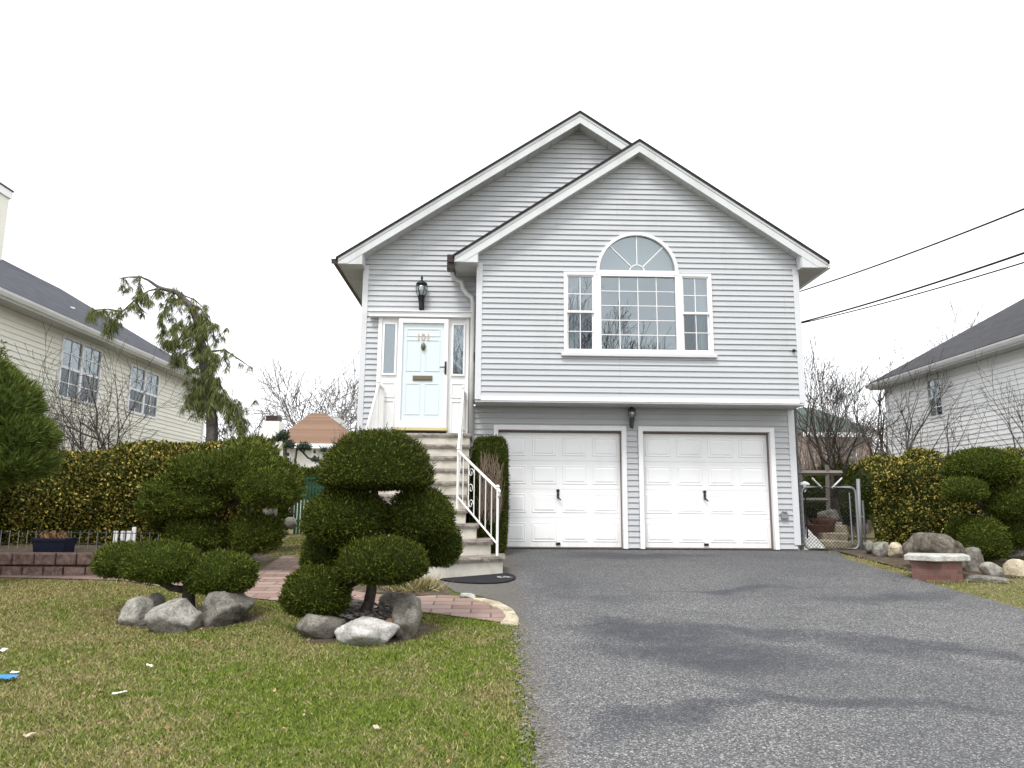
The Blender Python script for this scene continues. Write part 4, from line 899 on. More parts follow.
# leafy hedges
def leaf_hedge(name, label, x0, x1, ytop, Y, dep, n, wob=.12, lf=(.022, .042), zb=None):
    z0 = gz(0, Y) if zb is None else zb; t = thing(name, label, 'hedge', ((x0+x1)/2, Y, z0)); seed = random.uniform(0, 40)
    def surf(u, v):                        # u along, v: 0..1 front face bottom->top, 1..1.5 top front->back
        x = x0+(x1-x0)*u; zt = ytop(x); w_ = wob*(mn.noise(Vector((x*1.1+seed, v*3, 0)))*1.3+.7*mn.noise(Vector((x*3.3, v*6+seed, 1))))
        if v < 1: return Vector((x, Y-dep/2+w_-.12*math.sin(PI*v)+.16*max(0, v-.85)/.15, z0+.06+(zt-z0-.06)*v)), Vector((0, -1, .25+.9*max(0, v-.8)*5))
        return Vector((x, Y-dep/2+.16+(v-1)*2*dep, zt+w_)), Vector((0, -.2, 1))
    P = []; Nn = []
    for i in range(n):
        u = random.random(); v = random.random()*1.28; p, nn = surf(u, v); P.append(p+Vector((0, random.uniform(-.02, .14), random.uniform(-.03, .06)))); Nn.append(nn.normalized())
    P = np.array(P); Nn = np.array(Nn); V = sprigs(P, Nn*.8+np.array([0, -.1, .35]), (lf[0]*1.6, lf[1]*1.6), (lf[0]*.45, lf[1]*.5), .65)
    b = MB(); nu = int((x1-x0)/.15)+2; nv = 12; g = [[surf(i/nu, j/nv*1.3)[0]+Vector((0, .13, -.05)) for j in range(nv+1)] for i in range(nu+1)]
    b.add([p for r_ in g for p in r_], [(i*(nv+1)+j, (i+1)*(nv+1)+j, (i+1)*(nv+1)+j+1, i*(nv+1)+j+1) for i in range(nu) for j in range(nv)])
    fol_mesh('leaves', V, to_quads(b.v, b.f), M['leaf'], t); b = MB()
    for i in range(int((x1-x0)*6)):
        x = random.uniform(x0, x1); b.tube([(x, Y-.1+random.uniform(-.2, .1), z0-.05), (x+random.uniform(-.15, .15), Y, z0+.6)], [.018, .01], 5)
    b.build('stems', M['bark'], t); return t
zt1 = at(60, 452, 12.6).z; zt2 = at(170, 452, 12.6).z
leaf_hedge('leafy_hedge', 'long yellow and green variegated hedge behind the red block wall on the left', -10.2, -4.0, lambda x: zt1+.06*math.sin(x*2.1)+(zt2-zt1)*(x+7)/2, 12.6, .9, 42000)
zr = at(905, 462, 14.2).z
leaf_hedge('leafy_hedge', 'tall yellow green variegated hedge to the right of the chain link gate', at(860, 500, 14.2).x, 11.6, lambda x: zr+.10*math.sin(x*3.3)+.05*math.sin(x*7), 14.2, .9, 28000, .2)

# needle masses
def tuft_cloud(C, n_each, ln, spread, droop, wd=.0035, out=None):
    C = np.array(C); k = np.repeat(np.arange(len(C)), n_each); n = len(k); P = C[k]
    d = rng.normal(0, 1, (n, 3)); d /= np.linalg.norm(d, axis=1)[:, None]
    if out is not None: d = d*spread+np.array(out)[k]
    else: d = d*spread
    d[:, 2] -= droop; d /= np.linalg.norm(d, axis=1)[:, None]
    r = rng.normal(0, 1, (n, 3)); s = np.cross(d, r); s /= np.linalg.norm(s, axis=1)[:, None]; l = rng.uniform(*ln, n)[:, None]; wv = s*wd*rng.uniform(.7, 1.4, n)[:, None]
    P = P+rng.normal(0, .015, (n, 3)); e = P+d*l; e[:, 2] -= droop*.15*l[:, 0]
    V = np.zeros((n, 4, 3)); V[:, 0] = P; V[:, 1] = P+d*l*.4+wv; V[:, 2] = e; V[:, 3] = P+d*l*.4-wv; return V.reshape(-1, 3)
# left edge pine
Yp = 9.6; pine = thing('pine_bush', 'bright green fluffy pine at the left edge in front of the leafy hedge', 'pine', (at(-10, 560, Yp).x, Yp, gz(0, Yp)))
C = []; O = []; cen = at(2, 440, Yp)
lobes = [(at(2, 405, Yp), .40, .34), (at(18, 438, Yp), .40, .26), (at(12, 462, Yp), .46, .2), (at(-30, 420, Yp+.3), .5, .5), (at(-6, 382, Yp+.1), .22, .2), (at(-28, 470, Yp), .5, .25)]
for c, rx, rz in lobes:
    D = fib(190)
    for d in D:
        k = 1+.25*mn.noise(Vector(d)*2.5+c); p = c+Vector((d[0]*rx*k, d[1]*rx*k, d[2]*rz*k)); C.append(tuple(p)); v = Vector((d[0], d[1], d[2]*.6+.55)).normalized(); O.append(tuple(v))
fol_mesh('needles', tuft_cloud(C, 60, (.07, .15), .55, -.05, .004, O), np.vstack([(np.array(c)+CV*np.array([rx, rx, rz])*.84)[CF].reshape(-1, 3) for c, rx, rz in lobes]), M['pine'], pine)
limb(pine, [(at(-10, 560, Yp).x, Yp, gz(0, Yp)-.05), at(-8, 470, Yp), at(-2, 400, Yp)], [.1, .07, .03], M['bark'])
cyp = thing('evergreen_column', 'dark narrow evergreen top at the left edge in front of the cream house', 'evergreen', at(-6, 560, 12)); 
p = at(-8, 372, 11.8); pad(cyp, (p.x, 11.8, 1.9), (.28, .28, p.z+.60-1.9), M['juniper'], flat=1, pw=2, dens=1600, ln=(.05, .1), wd=(.006, .012), name='foliage', amp=.15)

# weeping pine
Yw = 14.6; wp = thing('weeping_pine', 'tall weeping pine bending over to the left with drooping needle curtains', 'tree', (at(212, 500, Yw).x, Yw, G0))
def W(x, y, dy=0): return at(x, y, Yw+dy)
limb(wp, [Vector((W(212, 500).x, Yw, G0-.1)), W(212, 450), W(211, 420), W(207, 385), W(203, 350), W(198, 322), W(188, 303), W(176, 292), W(160, 288), W(148, 280), W(141, 277), W(139, 284)], [.16, .13, .11, .10, .08, .07, .06, .05, .035, .025, .018, .012], M['bark_grey'])
def drape(pts, dens, ln, out):
    pts = [Vector(p) for p in pts]
    for i in range(len(pts)-1):
        m_ = max(2, int((pts[i+1]-pts[i]).length*dens*.6))
        for j in range(m_): out.append(tuple(pts[i].lerp(pts[i+1], j/m_)+Vector((random.gauss(0, .05), random.gauss(0, .06), random.gauss(0, .04)))))
C = []
brs = [((176, 292), (168, 300), (162, 318), (163, 345)), ((160, 288), (148, 291), (135, 300), (122, 312), (113, 326)), ((141, 277), (128, 277), (118, 279)), ((139, 284), (142, 293), (147, 300)),
       ((122, 312), (108, 309), (95, 310), (88, 314)), ((135, 300), (140, 308), (148, 315)), ((113, 326), (110, 331), (112, 335)), ((198, 322), (185, 330), (176, 345), (172, 365)), ((188, 303), (200, 308), (212, 325), (216, 345)),
       ((203, 345), (186, 352), (172, 362)), ((205, 350), (216, 355), (222, 366)), ((207, 385), (190, 395), (184, 410)), ((208, 352), (225, 350), (240, 360), (253, 369)), ((225, 351), (226, 362), (230, 368)),
       ((210, 392), (222, 396), (238, 408), (244, 430)), ((209, 385), (205, 400), (195, 415)), ((208, 375), (220, 385), (226, 396)), ((176, 292), (185, 296), (195, 300), (208, 312)), ((160, 288), (154, 293), (150, 300))]
b = MB()
for q in brs:
    dy = random.uniform(-.35, .35); pts = [W(*p, dy*i/(len(q)-1)) for i, p in enumerate(q)]
    b.tube(pts, [.028]+[.016]*(len(pts)-2)+[.006], 5)
b.build('branches', M['bark_grey'], wp)
for q, dn in zip(brs, [24, 18, 14, 14, 16, 13, 18, 26, 26, 22, 18, 26, 9, 9, 30, 26, 24, 24, 10]):
    for rep in range(1): drape([W(*p, random.uniform(-.3, .3)) for p in q], dn, 0, C)
for x, y, rx, ry, n in ((178, 318, 16, 26, 70), (190, 335, 22, 24, 120), (205, 325, 12, 22, 50), (200, 365, 18, 22, 90), (203, 395, 17, 18, 85), (222, 405, 24, 14, 120), (237, 418, 13, 16, 60), (212, 375, 14, 25, 70), (113, 322, 10, 11, 26), (96, 312, 9, 6, 16), (145, 297, 12, 12, 26), (176, 345, 8, 12, 24), (125, 285, 9, 5, 10)):
    for i in range(int(n*.42)): C.append(tuple(W(x+random.gauss(0, rx*.5), y+random.gauss(0, ry*.5), random.gauss(0, .3))))
np_mesh('needles', tuft_cloud(C, 40, (.10, .26), .50, .75, .0042), 4, M['weep'], wp)

# ------------------------------------------------------------------ bare trees
def bare_tree(name, label, base, H_, m, seed, spread=.5, levels=5, r0=.16, forks=3, lean=(0, 0), first=.25, group=None, up=.25, cat='tree', nb=(2, 3), shrink=.72, minr=.004, stems=1):
    rs = random.Random(seed); t = thing(name, label, cat, base, group); tb_, cb_ = MB(), MB()
    def grow(p, d, ln, r, lv):
        pts = [p]; rr = [r]; n = 4 if lv < 3 else 3; dd = d.copy()
        for i in range(n):
            dd = (dd+Vector((rs.gauss(0, .07), rs.gauss(0, .07), rs.gauss(0, .04)+up*.10))).normalized(); pts.append(pts[-1]+dd*ln/n); rr.append(max(minr, r*(1-.42*(i+1)/n)))
        (tb_ if lv <= 1 else cb_).tube(pts, rr, 8 if lv <= 1 else (5 if lv < 4 else 3), cap=lv <= 1)
        if lv >= levels: return
        k = rs.randint(*nb) + (1 if lv <= 1 else 0)
        for c in range(k):
            f = rs.uniform(.35, 1) if c else 1.; ix = f*n; i0 = min(int(ix), n-1); q = pts[i0].lerp(pts[i0+1], ix-i0)
            ax_ = dd.orthogonal().normalized(); ax_.rotate(Matrix.Rotation(rs.uniform(0, 2*PI), 3, dd)); ang = rs.uniform(.35, 1.0)*spread*(1.25 if c else .6)
            nd = dd.copy(); nd.rotate(Matrix.Rotation(ang, 3, ax_)); nd.z += up*.3; nd.normalize()
            grow(q, nd, ln*rs.uniform(shrink-.1, shrink+.1), rr[i0]*rs.uniform(.55, .75), lv+1)
    for s in range(stems):
        a = rs.uniform(0, 2*PI); d0 = Vector((lean[0]+(math.cos(a)*.55 if stems > 1 else 0), lean[1]+(math.sin(a)*.3 if stems > 1 else 0), 1)).normalized()
        if first > 0: grow(Vector(base)+Vector((math.cos(a), math.sin(a), 0))*(.1 if stems > 1 else 0)-Vector((0, 0, .1)), d0, H_*first, r0, 0)
    tb_.build('trunk', m, t, True); cb_.build('branches', m, t, True); return t
def gbase(px, Y): p = at(px, 500, Y); return (p.x, Y, G0)
bare_tree('bare_tree', 'big spreading bare tree behind the white bungalow with the brown roof', gbase(308, 52), 19, M['bark_far'], 4, .85, 5, .28, first=.17, nb=(3, 4), minr=.018, up=.12, shrink=.86)
bare_tree('bare_tree', 'smaller bare tree behind the right end of the brown roof', gbase(352, 46), 9, M['bark_far'], 5, .75, 5, .12, first=.2, shrink=.82, up=.12, nb=(2, 3), minr=.016)
bare_tree('bare_tree', 'bare tree between the weeping pine and the white bungalow chimney', gbase(243, 44), 10, M['bark_far'], 8, .75, 5, .16, first=.2, shrink=.85, up=.12, nb=(3, 3), minr=.016)
bare_tree('bare_tree', 'dark bare tree just right of the house whose branches reach above the wires', gbase(843, 18.5), 6.4, M['bark'], 12, .62, 6, .12, first=.26, nb=(2, 3), lean=(-.25, 0), minr=.005)
bare_tree('bare_tree', 'forked bare tree leaning towards the white house on the right', gbase(878, 19.5), 5.6, M['bark'], 21, .72, 5, .11, first=.3, nb=(2, 3), lean=(.1, 0), minr=.005)
bare_tree('bare_tree', 'slender bare tree close behind the right corner of the house', gbase(818, 21), 7.2, M['bark_grey'], 27, .55, 6, .10, first=.25, nb=(2, 3), minr=.006)
bare_tree('bare_tree', 'pale bare tree far behind the gate', gbase(850, 38), 8.5, M['bark_far'], 31, .7, 6, .16, first=.28, nb=(2, 3), minr=.013)
bare_tree('bare_tree', 'faint bare tree behind the roof of the white house', gbase(985, 46), 13.5, M['bark_far'], 33, .7, 5, .14, first=.4, nb=(2, 3), minr=.013)
bare_tree('bare_shrub', 'bare open shrub in front of the twin window of the cream house', gbase(78, 13.9), 5.0, M['bark_grey'], 41, .8, 5, .045, first=.28, stems=3, cat='shrub', minr=.0035, nb=(2, 3))
bare_tree('bare_shrub', 'dark twisted bare tree between the two windows of the cream house', gbase(116, 13.8), 3.9, M['bark'], 46, .95, 5, .09, first=.34, cat='shrub', minr=.004, nb=(2, 3))
bare_tree('bare_shrub', 'leafless shrub with long upright stems over the topiary by the white house', gbase(1000, 15.2), 4.4, M['bark_grey'], 49, .7, 4, .05, first=.38, stems=3, cat='shrub', minr=.004, nb=(2, 3))
bare_tree('bare_shrub', 'leafless shrub with arching stems above the middle of the right hedge', gbase(940, 15.4), 3.8, M['bark_grey'], 58, .95, 4, .05, first=.40, stems=3, cat='shrub', minr=.004)
bare_tree('bare_shrub', 'small bare tree beside the red roof edge of the white bungalow', gbase(338, 34), 3.8, M['bark_far'], 57, .6, 5, .08, first=.35, cat='shrub', minr=.008)
bare_tree('street_tree', 'bare street tree across the road mirrored in the middle of the front window', (1.4, -16, 0), 17, M['bark'], 61, .7, 6, .22, first=.3, nb=(3, 3), minr=.012)
bare_tree('street_tree', 'smaller bare street tree across the road mirrored at the right of the front window', (7.5, -20, 0), 14, M['bark'], 63, .7, 6, .2, first=.3, nb=(3, 3), minr=.012)
def thicket(name, label, x0, x1, y0, y1, zh, n, m=None):
    P = []; b = []
    for i in range(n):
        p = Vector((random.uniform(x0, x1), random.uniform(y0, y1), G0)); h = random.uniform(.4, 1)*zh; q = p+Vector((random.gauss(0, .25)*h*.5, random.gauss(0, .2)*h*.5, h)); wv = Vector((random.uniform(.008, .02), 0, 0))
        mid = p.lerp(q, .5)+Vector((random.gauss(0, .08)*h, 0, 0)); b += [p-wv, p+wv, mid+wv*.7, mid-wv*.7, mid-wv*.7, mid+wv*.7, q+wv*.1, q-wv*.1]
        for k in range(3):
            s = p.lerp(q, random.uniform(.3, .9)); e = s+Vector((random.gauss(0, .35), random.gauss(0, .3), random.uniform(.1, .6))); u = Vector((0, 0, .006)); b += [s-u, e-u*.2, e+u*.2, s+u]
    return tag(np_mesh(name, np.array([tuple(v) for v in b]), 4, m or M['thicket']), label, 'brush', kind='stuff')
thicket('brush', 'brown leafless brush filling the far yard behind the gate', 6.5, 17, 22, 36, 4.2, 2600)
thicket('brush', 'leafless brush along the far back yards on the left', -26, -6, 54, 64, 5.5, 2500)
thicket('brush', 'thin bare brush behind the weeping pine', -17, -12.5, 30, 40, 3.8, 500)

# ------------------------------------------------------------------ neighbour houses
def neighbour(label, X, sg, yA, yB, zE, m, roofm, wins, depth, slope, over=.36, chimney=None):
    # wall facing the plot lies in plane x=X; sg=+1 if the house extends to +x
    h = thing('neighbour_house', label, 'house', (X, (yA+yB)/2, G0)); mp = lambda u, z, o: (X-sg*o, u, z)
    hl = [(w_[2], w_[3], (lambda w_: (lambda z: (w_[0], w_[1])))(w_)) for w_ in wins]
    base = lambda z: [(yA, yB)]; f = base
    for hh in hl: f = holes(f, [hh])
    b = MB(); br_ = [w_[2] for w_ in wins]+[w_[3] for w_ in wins]; siding(b, G0-.1+.25, zE, f, mp, br_, lap=.115, out=.017)
    rx = X+sg*depth/2; rz = zE+slope*(depth/2)
    def gab(z):
        if z < zE: return [(min(X, X+sg*depth), max(X, X+sg*depth))]
        q = (rz-z)/slope; return [(rx-q, rx+q)]
    siding(b, G0+.15, rz, gab, lambda u, z, o: (u, yA-o, z), lap=.115); siding(b, G0+.15, rz, gab, lambda u, z, o: (u, yB+o, z), lap=.115)
    b.build('wall', m, h)
    for yc_ in (yB-.09, yA-.03): b = MB(); b.box((X-sg*.04, yc_, G0), (X+sg*.03, yc_+.12, zE)); b.build('corner_board', M['trim'], h)
    b = MB(); b.box((X-sg*.02, yA, G0-.1), (X+sg*.2, yB, G0+.15)); b.build('foundation', M['concrete'], h)
    t = .06
    for s2 in (-1, 1):
        e = Vector((rx+s2*(depth/2+over), yA-.3, rz-slope*(depth/2+over)+.15)); tp_ = Vector((rx, yA-.3, rz+.15)); b = MB(); b.prism([tp_, e, e-Vector((0, 0, t)), tp_-Vector((0, 0, t))], (0, yB-yA+.6, 0)); b.build('roof', roofm, h)
    ex = X-sg*over; ez = rz-slope*(depth/2+over)+.15-t
    b = MB(); b.box((ex, yA-.28, ez-.14), (X, yB+.28, ez-.12)); b.build('soffit', M['soffit'], h)
    b = MB(); b.box((ex-sg*.01, yA-.28, ez-.14), (ex+sg*.015, yB+.28, ez)); 
    pr = [(0, 0), (0, -.10), (.06, -.10), (.10, -.04), (.11, 0), (.10, 0), (.09, -.04), (.05, -.09), (.01, -.09)]
    b.prism([(ex-sg*.011-sg*a_, yA-.3, ez+c_) for a_, c_ in pr], (0, yB-yA+.6, 0)); b.build('gutter', M['trim'], h)
    b = MB()
    for yy in (yA-.3, yB+.27):
        for s2 in (-1, 1):
            e = Vector((rx+s2*(depth/2+over), yy, ez)); tp_ = Vector((rx, yy, rz+.15-t)); b.prism([tp_, e, e-Vector((0, 0, .14)), tp_-Vector((0, 0, .18))], (0, .03, 0))
    b.build('rake_board', M['trim'], h)
    for (a_, c_, z0, z1, nn) in wins:
        b = MB(); x0_, x1_ = X-sg*.035, X+sg*.05; tt = .06
        def fr_(y0, y1, za, zb, tt, xa, xb): b.box((xa, y0, za), (xb, y0+tt, zb)); b.box((xa, y1-tt, za), (xb, y1, zb)); b.box((xa, y0+tt, za), (xb, y1-tt, za+tt)); b.box((xa, y0+tt, zb-tt), (xb, y1-tt, zb))
        fr_(a_, c_, z0, z1, tt, x0_, x1_)
        for k in range(1, nn): ym = a_+(c_-a_)*k/nn; b.box((x0_, ym-.045, z0+tt), (x1_, ym+.045, z1-tt))
        fw = b.build('window', M['trim'], h)
        for k in range(nn):
            ya = a_+(c_-a_)*k/nn+.05; yb = a_+(c_-a_)*(k+1)/nn-.05; zm = (z0+z1)/2; gx = X
            b = MB(); b.box((gx-sg*.02, ya, zm-.03), (gx+sg*.01, yb, zm+.03)); b.build('sash', M['trim'], fw)
            b = MB(); g_ = .012
            for q in (1,): yy = ya+(yb-ya)*q/2; b.box((gx-sg*.012, yy-g_, z0+tt), (gx-sg*.004, yy+g_, zm-.03)); b.box((gx-sg*.012, yy-g_, zm+.03), (gx-sg*.004, yy+g_, z1-tt))
            for za, zb in ((z0+tt, zm-.03), (zm+.03, z1-tt)): zz = (za+zb)/2; b.box((gx-sg*.015, ya, zz-g_), (gx-sg*.0125, yb, zz+g_))
            b.build('muntins', M['trim'], fw)
            b = MB(); b.box((gx-sg*.001, ya-.02, zm), (gx+sg*.003, yb+.02, z1-.03)); b.build('pane', M['glass'], fw)
            b = MB(); b.box((gx-sg*.001, ya-.02, z0+.03), (gx+sg*.003, yb+.02, zm)); b.build('pane', M['screen'], fw)
            b = MB(); b.box((gx+sg*.05, ya-.05, zm), (gx+sg*.06, yb+.05, z1)); b.build('blind', mat('pale_blind', (.14, .15, .17), .9), fw)
        b = MB(); b.box((X+sg*.5, a_-.5, z0-.5), (X+sg*.52, c_+.5, z1+.5)); b.build('room_wall', M['room'], h)
    return h
def yx(px, X):                             # depth at which the plane x=X is seen at column px (near eye level)
    d = ray(px, 400); return X/d.x*d.y
XL = -9.5
def zx(px, py, X): d = ray(px, py); return CAM.z+d.z*X/d.x
wins = [(yx(55, XL), yx(97, XL), zx(76, 402, XL), zx(76, 340, XL), 2), (yx(127, XL), yx(157, XL), zx(142, 416, XL), zx(142, 368, XL), 2)]
zEL = zx(110, 341, XL+.45)
print('left', wins, zEL, [zx(x, y, XL+.45) for x, y in ((0, 292), (110, 342), (175, 367), (223, 387))])
YL = yx(222, XL+.45)
nl = neighbour('cream sided neighbour house with slate roof and twin windows at the left edge', XL, -1, 6, YL-.3, zEL+.22, M['cream_siding'], M['roof_slate'], wins, 10.5, .58)
p = at(-20, 252, 20); b = MB(); b.box((p.x-1.6, 20, 5), (p.x, 20.9, at(5, 186, 20).z)); siding(b, 5, at(5, 186, 20).z-.05, lambda z: [(p.x-1.6, p.x)], lambda u, z, o: (u, 20-o, z)); ch = b.build('chimney', M['cream_siding'], nl)
b = MB(); zc = at(5, 186, 20).z; b.box((p.x-1.7, 19.9, zc), (p.x+.05, 20.95, zc+.22)); b.build('chimney_cap', M['trim'], ch); b = MB(); b.box((p.x-1.75, 19.85, zc+.22), (p.x+.07, 20.97, zc+.27)); b.build('cap_flashing', M['brown_metal'], ch)
p = at(82, 308, 19.5); b = MB(); b.lathe((at(83, 315, 19.0).x-.3, 19.0, at(83, 315, 19.0).z-.2), [(.05, 0), (.05, .35), (.07, .36), (.07, .4)], 10); b.build('vent_pipe', M['trim'], nl)
XR = 11.5
wr_ = [(yx(944, XR), yx(928.5, XR), zx(936, 418, XR), zx(936, 377, XR), 1)]
zER = zx(950, 358, XR-.45); print('right', wr_, zER, [zx(x, y, XR-.45) for x, y in ((880, 380), (950, 358), (1024, 342))])
neighbour('white sided neighbour house with charcoal roof at the right edge', XR, 1, 8, yx(885, XR)-.1, zER+.10, M['white_siding'], M['roof_dark'], wr_, 10, .54)

def far_house(label, x0, x1, ytop_wall, ybase, Y, wallm, roofm, yr, wins, dep=9, ridge=None, chim=None):
    a = at(x0, ytop_wall, Y); c = at(x1, ytop_wall, Y); h = thing('far_house', label, 'house', ((a.x+c.x)/2, Y, G0)); ze = a.z; zr_ = at((x0+x1)/2, yr, Y+dep/2).z
    b = MB(); b.box((a.x, Y, G0-.1), (c.x, Y+dep, ze)); b.build('wall', wallm, h)
    m_ = (a.x+c.x)/2 if ridge is None else at(ridge, yr, Y+dep/2).x; o = .5
    b = MB(); E = [(a.x-o, Y-o, ze), (c.x+o, Y-o, ze), (c.x+o, Y+dep+o, ze), (a.x-o, Y+dep+o, ze), (m_-.4, Y+dep/2, zr_), (m_+.4, Y+dep/2, zr_)]
    b.add(E, [(0, 1, 5, 4), (1, 2, 5), (2, 3, 4, 5), (3, 0, 4), (3, 2, 1, 0)]); b.build('roof', roofm, h)
    b = MB(); b.box((a.x-o, Y-o-.03, ze-.25), (c.x+o, Y-o+.02, ze)); b.build('fascia', M['trim'], h)
    for (u0, u1, v0, v1) in wins:
        p, q = at(u0, v1, Y), at(u1, v0, Y); b = MB(); frame_rect(b, p.x, q.x, p.z, q.z, .09, Y-.06, Y-.005); fw = b.build('window', M['trim'], h); b = MB(); b.box((p.x+.08, Y-.03, p.z+.08), (q.x-.08, Y-.004, q.z-.08)); b.build('pane', mat('far_pane', (.05, .06, .07), .2), fw)
        b = MB(); b.box((p.x+.09, Y-.05, (p.z+q.z)/2-.05), (q.x-.09, Y-.032, (p.z+q.z)/2+.05)); b.build('sash', M['trim'], fw)
    return h
fh = far_house('distant white bungalow with tan hipped roof seen left of the house', 283, 350, 444, 470, 40, M['white_wall'], M['roof_brown'], 413, [(284.5, 291.5, 451, 463), (311.5, 318, 448, 461), (330, 340, 450, 461)], ridge=318)
p = at(270, 437, 38); b = MB(); b.box((p.x-.42, 38, G0), (p.x+.42, 39, at(270, 421, 38).z)); ch = b.build('chimney', M['white_wall'], fh); b = MB(); z = at(270, 421, 38).z; b.box((p.x-.3, 38.1, z), (p.x+.3, 38.9, z+.3)); b.build('chimney_pot', M['brown_metal'], ch)
b = MB(); p = at(322, 420, 46); b.box((p.x, 46, 4), (at(334, 420, 46).x, 50, at(322, 415, 46).z)); tag(b.build('far_building', M['white_wall']), 'plain white building end showing above the tan roof', 'building')
far_house('distant pink house with green roof behind the bare trees on the right', 808, 872, 433, 480, 42, M['pink_wall'], M['roof_green'], 408, [(826, 834, 447, 458), (848, 856, 447, 458)])

# far evergreen niwaki in front of bungalow
nw = thing('cloud_pine', 'small dark cloud-pruned pine in front of the distant white bungalow', 'tree', gbase(291, 24))
limb(nw, [gbase(287, 24), at(285, 455, 24), at(284, 440, 24)], [.1, .07, .04], M['bark']); limb(nw, [gbase(293, 24), at(295, 460, 24), at(298, 445, 24)], [.05, .04, .03], M['bark'], 'branch'); limb(nw, [at(299, 448, 24), at(308, 458, 24), at(317, 460, 24)], [.03, .03, .02], M['bark'], 'branch')
mk = leafmat('blue_pine', [(0, (.02, .035, .025)), (1, (.07, .10, .07))])
for q in ((277, 289, 431, 440), (284, 295, 441, 448), (297, 311, 443, 450), (312, 320, 458, 462), (270, 280, 437, 442), (321, 327, 447, 452)): ppad(nw, *q, 24, mk, dens=500, ln=(.08, .14), wd=(.01, .02), amp=.15)

# ------------------------------------------------------------------ left border: block wall, edging, planter, fence
rwA, rwB = gp(-60, 577), gp(120, 575); zt = gz(0, 10.4)
wt = thing('retaining_wall', 'low two course wall of rough red concrete blocks along the left garden bed', 'wall', (rwA+rwB)/2)
yA_, yB_ = 10.30, 10.5
def block_row(z0, z1, off, name, x0=-9.3, x1=-4.95):
    b = MB(); x = x0+off
    while x < x1:
        w_ = random.uniform(.25, .30); xe = min(x+w_, x1); j = lambda: random.uniform(-.008, .008); yf = 10.33+.10*max(0, (x+6.2))*.35+j()
        f = [(x+.006, yf, z0+.004), (xe-.006, yf, z0+.004), (xe-.006, yf+j(), z1-.004), (x+.006, yf+j(), z1-.004)]; f2 = [(x+.03, yf-.028, z0+.025), (xe-.03, yf-.03, z0+.022), (xe-.032, yf-.026+j(), z1-.022), (x+.028, yf-.027+j(), z1-.024)]
        bk = [(p_[0], yf+.2, p_[2]) for p_ in f]; b.add(f+f2+bk, [(0, 1, 5, 4), (1, 2, 6, 5), (2, 3, 7, 6), (3, 0, 4, 7), (4, 5, 6, 7), (3, 2, 10, 11), (0, 3, 11, 8), (1, 0, 8, 9), (2, 1, 9, 10)])
        x = xe
    b.build(name, M['wallblock'], wt, bevel=.006)
zw = gz(0, 10.35); block_row(zw-.03, zw+.125, 0, 'lower_course'); block_row(zw+.13, zw+.30, .13, 'cap_course')
struct(sheet('raised_bed', [(-9.3, 10.45), (-5.0, 10.5), (-4.6, 11.0), (-4.6, 14), (-9.3, 14)], M['soil'], .2))
px0, px1 = at(37, 545, 10.75), at(70, 545, 10.75)
pt = thing('planter_box', 'navy blue rectangular planter with dried leaves on the red block wall', 'planter', ((px0.x+px1.x)/2, 10.75, zw+.24))
b = MB(); xa, xb = px0.x, px1.x; ya, yb, za, zb = 10.62, 10.9, zw+.2, at(50, 538, 10.75).z
b.prism([(xa+.03, ya+.02, za), (xb-.03, ya+.02, za), (xb, ya, zb), (xa, ya, zb)], (0, .28, 0)); frame_rect(b, xa-.02, xb+.02, zb-.05, zb, .0, 0, 0) if False else None
b.box((xa-.015, ya-.015, zb-.045), (xb+.015, ya+.0, zb)); b.box((xa-.015, yb, zb-.045), (xb+.015, yb+.015, zb)); b.build('box', M['navy'], pt, bevel=.008)
C = [(random.uniform(xa+.05, xb-.05), random.uniform(ya+.05, yb-.05), zb-.01) for i in range(60)]
np_mesh('dried_plant', sprigs(np.array(C*3)+rng.normal(0, .03, (180, 3)), np.tile([0, 0, 1.], (180, 1)), (.05, .16), (.006, .016), .7), 4, M['dryleaf'], pt)
fn = thing('wire_fence', 'low dark wire fence standing between the block wall and the left hedge', 'fence', (-7, 11.4, zw)); b = MB(); b2 = MB()
for i in range(34): x = -9.2+i*.13; b.tube([(x, 11.55, zw+.1), (x, 11.55, zw+.55)], .006, 4)
for z in (.2, .36, .52): b2.tube([(-9.2, 11.55, zw+z), (-4.9, 11.55, zw+z)], .006, 4)
b.build('pickets', M['steel'], fn); b2.build('rails', M['black_metal'], fn)
b = MB()
for x in (115, 122, 128, 133): p = at(x, 540, 11.9); b.box((p.x-.03, 11.9, .9), (p.x+.03, 11.93, at(x, 531 if x != 133 else 527, 11.9).z))
tag(b.build('picket_fence', M['trim']), 'short piece of white picket fence showing under the left hedge', 'fence')
# garden things near the far end of the path
for i, (x0, x1, y0, y1, Y, lb) in enumerate(((284, 297, 518, 527, 13.6, 'pale rounded stone in the strip by the far path'), (262, 276, 500, 520, 14.5, 'grey stone standing under the right tier of the wide yew'), (303, 316, 548, 556, 12.8, 'flat stone at the far corner of the paver path'))): pboulder(x0, x1, y0, y1, Y, M['rock'], lb, sub=3)
gb_ = thing('green_fence', 'low green plastic garden fence far behind the tall topiary', 'fence', gbase(308, 20)); b = MB(); q0, q1 = at(296, 500, 20), at(322, 500, 20); ztp = at(308, 477, 20).z
for i in range(9): x = q0.x+(q1.x-q0.x)*i/8; b.box((x-.03, 20, G0), (x+.03, 20.03, ztp-.03))
b.build('pickets', M['green_plastic'], gb_); b = MB(); b.box((q0.x-.05, 19.96, ztp-.06), (q1.x+.05, 20.0, ztp)); b.build('rail', M['green_plastic'], gb_); b = MB(); b.box((q0.x-.05, 19.96, G0+.3), (q1.x+.05, 20.0, G0+.38)); b.build('rail', M['green_plastic'], gb_)
